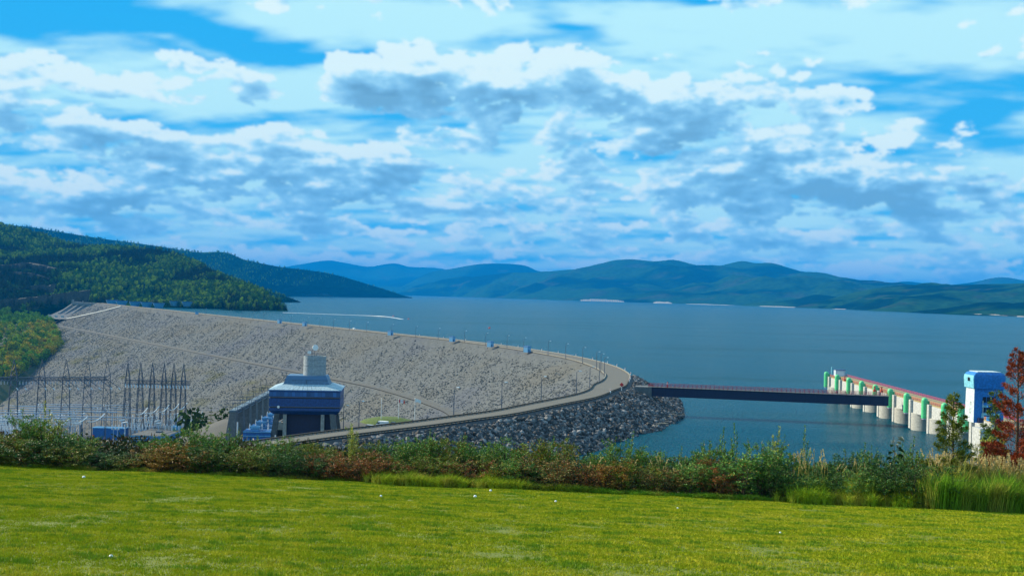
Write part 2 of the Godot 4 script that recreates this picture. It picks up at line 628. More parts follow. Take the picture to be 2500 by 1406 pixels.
func ground() -> void:
	var mb := MB.new()
	mb.quad(Vector3(-45000, -150, 20000), Vector3(45000, -150, 20000), Vector3(45000, -150, -45000), Vector3(-45000, -150, -45000))
	struct("ground", mb.mesh(), M.earth)
	# the hill that the lawn lies on, falling away to the lake and the yards
	var rows := []
	for r in 60:
		var d := 33.4 + 290.0 * pow(r / 59.0, 1.5)
		var row := []
		for k in 61:
			var x := lerpf(-330, 330, k / 60.0) * (0.25 + 0.75 * minf(d / 200.0, 1.0))
			row.append(Vector3(x, maxf(lawn_height(x, d) - 0.06 + fbm.get_noise_2d(x * 0.05, d * 0.05) * minf((d - 33.0) * 0.02, 1.2), -60.0), -d))
		rows.append(row)
	struct("hillside", sheet(rows), M.earth)
	# benches below the dam: the switchyard's at -38, the control building's at -5
	rows = []
	var cols := []
	for r in 56:
		var z := lerpf(-240, -960, r / 55.0)
		var row := []
		var cr := []
		for k in 60:
			var x := lerpf(-520, 10, k / 59.0)
			var t := smoothstep(-168.0, -128.0, x)
			var h := lerpf(-38.0, -5.0, t)
			h = lerpf(h, -78.0, smoothstep(lerpf(-830.0, -508.0, t), lerpf(-930.0, -560.0, t), z))
			row.append(Vector3(x, h + fbm.get_noise_2d(x * 0.03, z * 0.03) * 0.5, z))
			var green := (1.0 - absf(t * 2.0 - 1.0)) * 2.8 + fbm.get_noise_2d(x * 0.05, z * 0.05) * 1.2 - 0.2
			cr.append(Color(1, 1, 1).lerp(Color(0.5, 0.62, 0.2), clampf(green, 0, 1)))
		rows.append(row)
		cols.append(cr)
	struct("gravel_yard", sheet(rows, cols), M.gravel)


func swell(x: float, z: float, r: float) -> float:
	var h := 0.0
	for lam in [9.0, 26.0, 70.0, 160.0]:
		if lam > r * 0.02 and lam < r * 0.3 + 14.0:
			h += soft.get_noise_3d(x / lam * 0.14, z / lam, lam) * lam * 0.016
	return h


func water() -> void:
	var rows := []
	var r := 130.0
	while r < 62000.0:
		var row := []
		for k in 191:
			var a := deg_to_rad(lerpf(-38, 38, k / 190.0))
			var x := sin(a) * r
			var z := -cos(a) * r
			row.append(Vector3(x, swell(x, z, r), z))
		rows.append(row)
		r *= 1.0105
	# cut off along the dam's axis: downstream of it there is no lake
	var axis := PackedVector2Array()
	for p in crest_pairs():
		axis.append(Vector2(p[0].x, p[0].z))
	var am := sheet(rows)
	var arr := am.surface_get_arrays(0)
	var vs: PackedVector3Array = arr[Mesh.ARRAY_VERTEX]
	var ix: PackedInt32Array = arr[Mesh.ARRAY_INDEX]
	var keep := PackedInt32Array()
	for i in range(0, ix.size(), 3):
		var q := vs[ix[i]]
		if q.z > -3300.0 and q.x < axis_x(axis, q.z):
			continue
		keep.append_array([ix[i], ix[i + 1], ix[i + 2]])
	arr[Mesh.ARRAY_INDEX] = keep
	var out := ArrayMesh.new()
	out.add_surface_from_arrays(Mesh.PRIMITIVE_TRIANGLES, arr)
	struct("lake_water", out, M.water)
	var side := MB.new()
	for s in [-1, 1]:
		var a0 := deg_to_rad(38.0 * s)
		for k in 4:
			var a1 := a0 + deg_to_rad(13.0 * s)
			var near := 3400.0 if s < 0 else 130.0
			side.quad(Vector3(sin(a0), 0, -cos(a0)) * near, Vector3(sin(a1), 0, -cos(a1)) * near, Vector3(sin(a1), 0, -cos(a1)) * 62000, Vector3(sin(a0), 0, -cos(a0)) * 62000)
			a0 = a1
	struct("lake_water_beyond", side.mesh(), M.water)


func axis_x(axis: PackedVector2Array, z: float) -> float:
	for i in axis.size() - 1:
		if z >= axis[i].y and z <= axis[i + 1].y:
			return lerpf(axis[i].x, axis[i + 1].x, (z - axis[i].y) / maxf(axis[i + 1].y - axis[i].y, 0.01)) + 2.0
	return -160.0 if z > -300.0 else -1008.0 + (z + 2685.0) * 0.3


# forest cover as vertex colours: dark conifers, paler broadleaf stands, bare cuttings, painted-in sunlit patches
func cover(p: Vector3, scale: float, pale: float) -> Color:
	var a := fbm.get_noise_3d(p.x / scale, p.y / scale * 2.5, p.z / scale)
	var b := fbm.get_noise_3d(p.x / scale * 3.0 + 40.0, p.y / scale * 6.0, p.z / scale * 3.0)
	var c := Color(0.004, 0.022, 0.012)
	c = c.lerp(Color(0.025, 0.085, 0.02), clampf(smoothstep(-0.02, 0.22, a + pale * 0.2 + b * 0.3), 0, 1))
	c = c.lerp(Color(0.05, 0.07, 0.03), smoothstep(0.34, 0.46, b + pale * 0.1) * 0.8)
	return c


# bands: polylines from the crest of the hill down to its foot
func hill(called: String, bands: Array, nc: int, nr: int, rough: float, scale: float, pale: float) -> Array:
	var cut := []
	for b in bands:
		cut.append(resampled(b, nc))
	var rows := []
	var cols := []
	var back := []
	for k in nc:
		back.append(cut[0][k] + Vector3(0, -120 - absf(cut[0][k].z) * 0.01, -absf(cut[0][k].z) * 0.12))
	rows.append(back)
	for r in nr:
		var f := float(r) / (nr - 1) * (cut.size() - 1)
		var i := mini(int(f), cut.size() - 2)
		var env := sin(PI * r / (nr - 1))
		var row := []
		for k in nc:
			var p: Vector3 = cut[i][k].lerp(cut[i + 1][k], f - i)
			var q := p / scale
			p.y += (fbm.get_noise_3d(q.x * 1.3, q.y, q.z * 1.3) * rough * 1.6) * (0.16 + env)
			row.append(p)
		rows.append(row)
	var foot := []
	for k in nc:
		foot.append(rows[-1][k] + Vector3(0, -60, absf(cut[-1][k].z) * 0.004))
	rows.append(foot)
	for row in rows:
		var cr := []
		for p in row:
			cr.append(cover(p, scale, pale))
		cols.append(cr)
	struct(called, sheet(rows, cols), M.hill)
	return rows.slice(1, rows.size() - 1)


func forest(called: String, label: String, rows: Array, count: int, kinds: Array, lo: float, hi: float, tints: Array, seed_: int, clear := -1.0) -> void:
	rng.seed = seed_
	var nr := rows.size()
	var nc: int = rows[0].size()
	var sets := []
	for k in kinds:
		sets.append([[], []])
	var area := []
	var total := 0.0
	for r in nr - 1:
		for k in nc - 1:
			total += rows[r][k].distance_to(rows[r][k + 1]) * rows[r][k].distance_to(rows[r + 1][k])
			area.append(total)
	for i in count:
		var at := area.bsearch(rng.randf() * total)
		var r := mini(at / (nc - 1), nr - 2)
		var k := at % (nc - 1)
		var p: Vector3 = rows[r][k].lerp(rows[r][k + 1], rng.randf()).lerp(rows[r + 1][k].lerp(rows[r + 1][k + 1], rng.randf()), rng.randf())
		var stand := fbm.get_noise_2d(p.x / 420.0 + seed_, (p.z + p.y * 4.0) / 420.0)
		if fbm.get_noise_2d(p.x / 90.0, (p.z + p.y * 5.0) / 160.0 + 9.0) < clear:
			continue
		if p.y < 1.5 and p.x > -1020.0:
			continue
		var kind := rng.randi() % 3
		var leafy := stand + rng.randf_range(-0.16, 0.16) > -0.05
		var which := 1 if leafy else 0
		if which >= kinds.size():
			which = 0
		var h := rng.randf_range(lo, hi) * (0.8 if leafy else 1.1)
		var b := Basis(Vector3.UP, rng.randf() * TAU).scaled(Vector3(h, h, h) * Vector3(1.25, 1, 1.25))
		sets[which][0].append(Transform3D(b, p - Vector3(0, h * 0.06, 0)))
		var t: Color = tints[which * 3 + kind]
		var g := rng.randf_range(0.75, 1.25)
		sets[which][1].append(Color(t.r * g, t.g * g, t.b * g))
	for k in kinds.size():
		var o := many(called, kinds[k], M.far_leaf, sets[k][0], sets[k][1])
		tag(o, label % ["dark conifers", "green broadleaf trees"][k], "forest")


func hills() -> void:
	var fir: Mesh = trees.fir[0][0]
	var broad: Mesh = trees.broad[0][0]
	var dark := [Color(0.013, 0.04, 0.014), Color(0.02, 0.05, 0.016), Color(0.01, 0.03, 0.014), Color(0.06, 0.16, 0.012), Color(0.22, 0.34, 0.012), Color(0.035, 0.11, 0.014)]
	# the near wooded hill on the left bank
	var rows := hill("wooded_hill", [
		[Vector3(-2918.5, 476.6, -4700.0), Vector3(-2445.2, 368.9, -4700.0), Vector3(-2135.8, 298.2, -4600.0), Vector3(-2033.0, 276.7, -4600.0), Vector3(-1930.0, 248.4, -4600.0), Vector3(-1770.4, 211.8, -4500.0), Vector3(-1516.4, 202.5, -4300.0), Vector3(-1325.4, 193.3, -4200.0), Vector3(-1165.1, 151.8, -4000.0), Vector3(-947.3, 92.3, -3600.0), Vector3(-746.3, 52.3, -3200.0), Vector3(-621.7, 21.2, -2950.0), Vector3(-574.9, 3.0, -2840.0)],
		[Vector3(-2353.5, 170.3, -3800.0), Vector3(-1920.5, 134.7, -3700.0), Vector3(-1621.7, 111.5, -3500.0), Vector3(-1543.9, 110.7, -3500.0), Vector3(-1444.8, 96.3, -3450.0), Vector3(-1343.4, 90.4, -3420.0), Vector3(-1259.7, 81.8, -3400.0), Vector3(-1171.4, 76.3, -3400.0), Vector3(-1054.6, 63.4, -3350.0), Vector3(-924.0, 48.3, -3200.0), Vector3(-801.2, 31.1, -3050.0), Vector3(-675.4, 13.8, -2900.0), Vector3(-574.0, 1.0, -2836.0)],
		[Vector3(-1791.4, -29.0, -2900.0), Vector3(-1501.7, -17.0, -2900.0), Vector3(-1364.4, 7.4, -2950.0), Vector3(-1298.9, 11.1, -2950.0), Vector3(-1209.8, 9.6, -3000.0), Vector3(-1120.9, 9.4, -3000.0), Vector3(-1054.3, 11.0, -3000.0), Vector3(-958.9, 14.0, -3050.0), Vector3(-854.2, 8.9, -3000.0), Vector3(-726.9, 4.6, -2850.0), Vector3(-652.7, 3.3, -2760.0), Vector3(-610.3, 2.7, -2800.0), Vector3(-573.2, 0.8, -2832.0)],
		[Vector3(-1543.3, -54.6, -2500.0), Vector3(-1319.6, -41.4, -2550.0), Vector3(-1201.5, -25.6, -2600.0), Vector3(-1188.0, -17.2, -2700.0), Vector3(-1148.9, -5.1, -2850.0), Vector3(-1083.3, 0.2, -2900.0), Vector3(-1011.8, 2.0, -2880.0), Vector3(-898.9, 4.8, -2860.0), Vector3(-811.2, 1.6, -2850.0), Vector3(-693.6, 1.4, -2720.0), Vector3(-626.6, 0.9, -2650.0), Vector3(-597.1, -0.0, -2740.0), Vector3(-572.6, 0.1, -2829.0)]], 120, 46, 12.0, 420.0, 0.5)
	forest("hill_forest", "dense mixed forest on the near left hill, its %s", rows.slice(0, 44), 17000, [fir, broad], 14, 23, dark, 41, -0.5)
	# bare terraces of the old quarry at the hill's left
	rng.seed = 91
	var cuts := [[Vector3(-1806.0, 117.0, -3480.0), Vector3(-1593.7, 101.6, -3440.0), Vector3(-1508.6, 109.4, -3420.0), Vector3(-1413.7, 93.4, -3400.0)], [Vector3(-1753.2, 80.1, -3380.0), Vector3(-1556.1, 79.3, -3360.0), Vector3(-1455.7, 76.1, -3330.0), Vector3(-1387.2, 60.1, -3300.0)], [Vector3(-1596.1, 23.1, -3080.0), Vector3(-1415.8, 24.9, -3060.0), Vector3(-1334.1, 38.2, -3080.0), Vector3(-1279.8, 44.2, -3100.0)], [Vector3(-1322.6, 1.4, -2860.0), Vector3(-1236.1, 11.8, -2880.0), Vector3(-1169.8, 24.0, -2900.0), Vector3(-1120.8, 32.7, -2940.0)]]
	var terrace_words := ["highest", "second highest", "third highest", "lowest"]
	for i in cuts.size():
		var p := resampled(cuts[i], 26)
		var tr := MB.new()
		for k in 25:
			var up := Vector3(0, rng.randf_range(13, 22), 0)
			var foot := Vector3(0, -26, 14)
			var behind := Vector3(0, 12, -30)
			tr.quad(p[k] + foot, p[k + 1] + foot, p[k + 1] + up * 0.6, p[k] + up * 0.6)
			tr.quad(p[k] + up * 0.6, p[k + 1] + up * 0.6, p[k + 1] + behind, p[k] + behind)
		var o := obj("quarry_terrace", tr.mesh(), M.terrace)
		tag(o, "bare brown terrace cut into the left end of the wooded hill, %s of four" % terrace_words[i], "terrace", "quarry terraces")
	rows = hill("wooded_point", [
		[Vector3(-1482.0, 161.1, -4700.0), Vector3(-1399.3, 147.2, -4900.0), Vector3(-1278.7, 108.1, -5000.0), Vector3(-1110.6, 52.7, -5000.0), Vector3(-995.2, 14.5, -5030.0), Vector3(-965.2, 2.0, -5060.0)],
		[Vector3(-1447.9, 56.6, -4600.0), Vector3(-1339.9, 51.2, -4700.0), Vector3(-1225.8, 36.6, -4800.0), Vector3(-1087.5, 18.2, -4900.0), Vector3(-996.9, 5.1, -5040.0), Vector3(-965.9, -0.3, -5064.0)],
		[Vector3(-1414.6, -13.4, -4500.0), Vector3(-1281.3, -10.3, -4500.0), Vector3(-1173.6, -6.9, -4600.0), Vector3(-1064.8, -4.1, -4800.0), Vector3(-998.7, -2.5, -5050.0), Vector3(-966.3, -1.1, -5066.0)]], 60, 20, 8.0, 500.0, 0.6)
	forest("point_forest", "wooded point reaching into the lake behind the near hill, its %s", rows, 1800, [fir, broad], 12, 18, dark, 43)
	rows = hill("long_wooded_ridge", [
		[Vector3(-5469.2, 636.2, -9500.0), Vector3(-4199.4, 549.1, -9500.0), Vector3(-3881.5, 507.2, -9500.0), Vector3(-3528.2, 458.9, -9500.0), Vector3(-3104.6, 412.3, -9500.0), Vector3(-2716.2, 364.9, -9500.0), Vector3(-2513.7, 373.5, -9600.0), Vector3(-2364.7, 312.2, -9800.0), Vector3(-2136.4, 267.1, -10100.0), Vector3(-1987.0, 253.7, -10500.0), Vector3(-1803.0, 228.9, -10800.0), Vector3(-1577.6, 163.3, -11200.0), Vector3(-1308.1, 83.4, -11400.0), Vector3(-1136.4, 28.2, -11600.0), Vector3(-1049.4, 6.0, -11690.0)],
		[Vector3(-4940.8, 198.7, -8600.0), Vector3(-3881.0, 163.9, -8800.0), Vector3(-3335.1, 147.6, -9000.0), Vector3(-2567.8, 131.9, -9000.0), Vector3(-2263.6, 117.1, -9400.0), Vector3(-1964.4, 97.8, -10400.0), Vector3(-1575.2, 63.8, -11200.0), Vector3(-1139.0, 13.1, -11630.0), Vector3(-1049.5, 2.5, -11692.0)],
		[Vector3(-4588.5, -92.8, -8000.0), Vector3(-3698.9, -58.8, -8400.0), Vector3(-3256.0, -50.0, -8800.0), Vector3(-2563.7, -34.7, -9000.0), Vector3(-2356.5, -18.0, -9800.0), Vector3(-2150.7, -1.9, -11400.0), Vector3(-1615.8, 0.2, -11500.0), Vector3(-1143.6, -0.5, -11680.0), Vector3(-1049.6, -1.0, -11694.0)]], 130, 36, 30.0, 1500.0, 0.1)
	forest("ridge_forest", "forest on the long ridge behind the near hill, its %s", rows, 12000, [fir, broad], 17, 27, dark, 47)
	var mb := MB.new()
	for k in 26:
		var t := k / 25.0
		var foot: Vector3 = Vector3(-2148.7, 2.8, -11300.0).lerp(Vector3(-1835.4, 1.6, -11330.0), t)
		var h := (10.0 + 26.0 * absf(sin(t * 5.3 + 0.4))) * sin(PI * clampf(t, 0.04, 0.96))
		mb.frustum(foot, Vector2(18, 60), Vector2(10, 24), h + 8.0, Basis(Vector3.UP, rng.randf()), Vector2(0, -16))
	tag(obj("rock_bluff", mb.mesh(), M.bluff), "pale bare rock bluff at the foot of the long wooded ridge", "bluff")
	# far ranges, seen through ever more air
	hill("far_mountain", [
		[Vector3(-9157.7, 590.7, -38000.0), Vector3(-7195.6, 959.7, -38000.0), Vector3(-6354.4, 1105.8, -38000.0), Vector3(-5930.9, 1059.2, -38000.0), Vector3(-4942.1, 927.1, -38000.0), Vector3(-4100.5, 1059.1, -38000.0), Vector3(-3534.9, 959.4, -38000.0), Vector3(-2971.7, 958.3, -38000.0), Vector3(-2337.1, 916.6, -38000.0), Vector3(-1275.5, 673.5, -38000.0)],
		[Vector3(-7702.4, 126.8, -32000.0), Vector3(-5335.6, 299.8, -32000.0), Vector3(-3439.2, 319.7, -32000.0), Vector3(-1957.3, 318.2, -32000.0), Vector3(-1067.2, 279.4, -32000.0)],
		[Vector3(-6495.0, -44.5, -27000.0), Vector3(-4494.9, -28.5, -27000.0), Vector3(-2895.2, -1.7, -27000.0), Vector3(-1645.1, 7.0, -27000.0), Vector3(-895.1, 14.3, -27000.0)]], 90, 20, 160.0, 5000.0, 0.2)
	hill("far_mountain", [
		[Vector3(-3372.1, -33.2, -28500.0), Vector3(-2734.1, 330.8, -29500.0), Vector3(-2231.8, 637.2, -30000.0), Vector3(-1678.7, 749.9, -30000.0), Vector3(-793.0, 903.7, -30000.0), Vector3(-126.2, 908.0, -30000.0), Vector3(375.3, 852.8, -30000.0), Vector3(655.8, 737.0, -30000.0), Vector3(1214.1, 627.5, -30000.0)],
		[Vector3(-3135.3, -36.9, -26500.0), Vector3(-2001.4, 268.9, -27000.0), Vector3(-704.0, 398.8, -27000.0), Vector3(1099.1, 290.2, -27000.0)],
		[Vector3(-3052.5, -29.7, -25800.0), Vector3(-1906.1, -8.1, -25800.0), Vector3(-663.6, -8.2, -25800.0), Vector3(1056.9, -16.4, -25800.0)]], 80, 20, 130.0, 4000.0, 0.3)
	hill("mountain", [
		[Vector3(-2828.3, -19.7, -25500.0), Vector3(-2313.6, 140.5, -25000.0), Vector3(-1365.4, 386.4, -24500.0), Vector3(-432.5, 487.9, -23000.0), Vector3(481.3, 538.5, -22000.0), Vector3(1313.5, 598.4, -21000.0), Vector3(1660.1, 670.1, -20500.0), Vector3(1988.3, 737.7, -20000.0), Vector3(2581.2, 736.5, -20000.0), Vector3(2914.0, 766.4, -20000.0), Vector3(3323.2, 694.3, -20000.0), Vector3(3620.0, 678.9, -20000.0), Vector3(4136.5, 779.7, -20000.0), Vector3(4315.8, 748.2, -19800.0), Vector3(4575.7, 730.7, -19500.0), Vector3(4848.1, 595.6, -19000.0), Vector3(4993.9, 529.6, -18000.0), Vector3(5032.5, 453.7, -17000.0), Vector3(5052.9, 354.1, -15000.0), Vector3(5131.4, 312.5, -14000.0), Vector3(5151.0, 254.8, -13000.0)],
		[Vector3(-2772.8, -22.0, -25000.0), Vector3(-1277.7, 187.2, -23000.0), Vector3(453.2, 300.5, -20500.0), Vector3(1845.3, 412.3, -18500.0), Vector3(3172.0, 393.4, -17500.0), Vector3(4214.1, 341.0, -16500.0), Vector3(4212.5, 220.8, -12500.0), Vector3(4359.9, 158.7, -11000.0)],
		[Vector3(-2750.6, -23.2, -24800.0), Vector3(-1247.5, 84.4, -22500.0), Vector3(412.4, 125.8, -18500.0), Vector3(1650.9, 147.5, -16500.0), Vector3(2723.2, 144.9, -15000.0), Vector3(3324.1, 97.2, -13000.0), Vector3(3541.4, 54.1, -10500.0), Vector3(3767.5, 38.9, -9500.0)],
		[Vector3(-2728.3, -24.4, -24600.0), Vector3(-1217.7, -8.4, -22000.0), Vector3(377.3, -2.1, -16800.0), Vector3(1443.9, -4.6, -14400.0), Vector3(2272.3, -4.5, -12500.0), Vector3(2712.4, -5.0, -10600.0), Vector3(2901.9, -9.6, -8600.0), Vector3(3094.4, -10.4, -7800.0)]], 190, 44, 190.0, 2600.0, 1.0)
	hill("dark_wooded_hill", [
		[Vector3(2635.3, -1.2, -10450.0), Vector3(2919.0, 55.4, -10500.0), Vector3(3337.1, 166.4, -10600.0), Vector3(3611.0, 215.9, -10600.0), Vector3(3885.5, 238.0, -10600.0), Vector3(4198.6, 252.1, -10500.0), Vector3(4859.4, 282.8, -10500.0), Vector3(5869.6, 348.9, -10500.0)],
		[Vector3(2585.0, -5.8, -10250.0), Vector3(2833.8, 32.4, -9800.0), Vector3(3001.3, 93.3, -9000.0), Vector3(3154.4, 104.5, -8600.0), Vector3(3361.1, 103.6, -8400.0), Vector3(3797.4, 108.2, -8200.0), Vector3(4475.2, 115.7, -8000.0)],
		[Vector3(2572.4, -6.7, -10200.0), Vector3(2776.7, -4.9, -9600.0), Vector3(2669.7, -2.3, -8000.0), Vector3(2642.9, -1.3, -7200.0), Vector3(2606.6, -1.5, -6450.0), Vector3(2803.6, -1.9, -6050.0), Vector3(3190.5, -3.3, -5700.0)]], 110, 34, 70.0, 1500.0, 0.5)
	hill("far_mountain", [
		[Vector3(7820.2, 421.4, -24000.0), Vector3(8351.4, 531.4, -24000.0), Vector3(8617.7, 555.3, -24000.0), Vector3(9330.4, 491.7, -24000.0), Vector3(9951.4, 559.3, -24000.0), Vector3(10571.3, 689.2, -24000.0), Vector3(11105.9, 639.2, -24000.0), Vector3(11997.5, 517.5, -24000.0)],
		[Vector3(6522.2, 100.9, -20000.0), Vector3(7781.6, 107.7, -20000.0), Vector3(8818.5, 131.5, -20000.0), Vector3(10004.0, 129.2, -20000.0)]], 60, 10, 100.0, 4000.0, 0.2)
	# bare sandy bluffs along the far shore
	var shores := [[Vector3(907.0, 7.3, -14350.0), Vector3(1403.9, 5.4, -13900.0), 34.0], [Vector3(1724.3, 2.1, -13350.0), Vector3(1903.1, 1.7, -13150.0), 26.0], [Vector3(2042.2, 0.9, -12800.0), Vector3(2427.7, -2.6, -11900.0), 9.0], [Vector3(2539.8, -2.8, -11300.0), Vector3(2734.2, -3.3, -10100.0), 15.0], [Vector3(2783.5, -4.1, -9550.0), Vector3(2841.6, -5.7, -9300.0), 12.0], [Vector3(2647.3, -1.3, -6800.0), Vector3(2642.8, -1.4, -6600.0), 9.0], [Vector3(2626.8, -1.4, -6500.0), Vector3(2785.8, -0.2, -6200.0), 13.0], [Vector3(2799.8, -1.1, -6120.0), Vector3(2913.8, -1.0, -6000.0), 8.0]]
	var words := ["leftmost and longest pale sand bluff on the far shore below the mountain", "short bright sand bluff just right of the longest one on the far shore", "low thin sand bank along the middle of the far shore", "ragged pale bluff at the foot of the dark wooded hill's left end", "tiny pale bluff below the left slope of the dark wooded hill", "small sand bank below the middle of the dark wooded hill", "long low sand bluff below the right part of the dark wooded hill", "rightmost low sand bank at the picture's edge on the far shore"]
	for i in shores.size():
		var s: Array = shores[i]
		var b := MB.new()
		var n := 18
		for k in n:
			var t := (k + 0.5) / n
			var w: float = s[0].distance_to(s[1]) / n
			var p: Vector3 = s[0].lerp(s[1], t)
			b.frustum(p + Vector3(0, -3, 0), Vector2(w * 1.05, 60), Vector2(w * 0.95, 20), 3.0 + s[2] * 0.75 * rng.randf_range(0.6, 1.1) * minf(1.0, 4.0 * minf(t, 1 - t) + 0.3), Basis(Vector3.UP, 0.3), Vector2(0, -14))
		tag(obj("sand_bluff", b.mesh(), M.bluff), words[i], "bluff", "sand bluffs along the far shore")


# ------------------------------------------------------------------ the dam, its crest road and the causeway
# pairs of points along the crest, far end first: downstream edge, lake edge
func crest_pairs() -> Array:
	var flat := [[-1008, -2685, -998, -2690], [-835, -2375, -825, -2381], [-700, -2140, -690, -2146], [-516, -1812, -506, -1818], [-390, -1590, -380, -1596], [-297, -1425, -287, -1431], [-215, -1280, -205, -1286], [-121.5, -1115, -112, -1121], [-52.6, -993, -42, -999], [-10, -895, 2, -900], [24, -800, 37, -805], [42, -730, 55, -735], [50.5, -660, 64, -668], [52, -611, 65.5, -615], [50.3, -583, 62.6, -580], [45.5, -551, 58.5, -549], [40, -528, 54.5, -524], [36, -500, 47, -499], [27, -470, 36.5, -463], [9, -431, 18, -424], [-6.3, -398, 2.5, -391.5], [-20, -377, -11, -370.5], [-32, -358.5, -23.3, -352], [-43.5, -343, -35, -336.5], [-51, -333, -42.5, -326.6], [-60, -320, -51.5, -314], [-72, -301, -63.5, -295], [-86, -278, -77.5, -272], [-104, -248, -95, -242]]
	var out := []
	for f in flat:
		out.append([Vector3(f[0], CREST, f[1]), Vector3(f[2], CREST, f[3])])
	return out


var down_edge := []      # crest edges, evenly resampled
var lake_edge := []
var down_dir := []       # level unit vector pointing downstream
const STATIONS := 240


func lay_out_crest() -> void:
	var a := []
	var b := []
	for p in crest_pairs():
		a.append(p[0])
		b.append(p[1])
	# the same share of the way along both edges, so that stations face each other
	for i in STATIONS:
		var t := pow(float(i) / (STATIONS - 1), 0.62) * 0.35 + float(i) / (STATIONS - 1) * 0.65
		down_edge.append(eased(a, t))
		lake_edge.append(eased(b, t))
	for i in STATIONS:
		var d: Vector3 = down_edge[mini(i + 2, STATIONS - 1)] - down_edge[maxi(i - 2, 0)]
		down_dir.append(Vector3(-d.z, 0, d.x).normalized())


func eased(p: Array, t: float) -> Vector3:
	var f := clampf(t, 0, 1) * (p.size() - 1)
	var i := mini(int(f), p.size() - 2)
	return p[i].cubic_interpolate(p[i + 1], p[maxi(i - 1, 0)], p[mini(i + 2, p.size() - 1)], f - i)


func bench_level(i: int) -> float:
	return lerpf(-39.0, -25.0, clampf((down_edge[i].z + 2685.0) / 1930.0, 0, 1))


# a point on the downstream face of station i, level y
func face_point(i: int, y: float) -> Vector3:
	var e := bench_level(i)
	var off := (CREST - y) * 2.0 if y >= e else (CREST - e) * 2.0 + 8.0 + (e - y) * 2.0
	var p: Vector3 = down_edge[i] + down_dir[i] * off
	return Vector3(p.x, y, p.z)


func crest_distance(p: Vector3) -> float:
	var best := 1e9
	for i in range(0, STATIONS - 1):
		var a := Vector2(down_edge[i].x, down_edge[i].z)
		var b := Vector2(down_edge[i + 1].x, down_edge[i + 1].z)
		best = minf(best, Geometry2D.get_closest_point_to_segment(Vector2(p.x, p.z), a, b).distance_to(Vector2(p.x, p.z)))
	return best


func stain(p: Vector3) -> Color:       # rock of different quarry loads, and moss where it has settled
	var a := fbm.get_noise_3d(p.x / 160.0, p.y / 60.0, p.z / 160.0)
	var b := fbm.get_noise_3d(p.x / 70.0 + 30.0, p.y / 30.0, p.z / 70.0)
	var c := Color(1, 1, 1).lerp(Color(1.0, 0.95, 0.88), smoothstep(0.05, 0.35, a))
	c = c.lerp(Color(0.88, 0.9, 1.02), smoothstep(0.05, 0.35, -a))
	if p.y < -40.0:
		c = c.lerp(Color(0.75, 0.72, 0.38), smoothstep(0.22, 0.42, b) * 0.8)
	return c


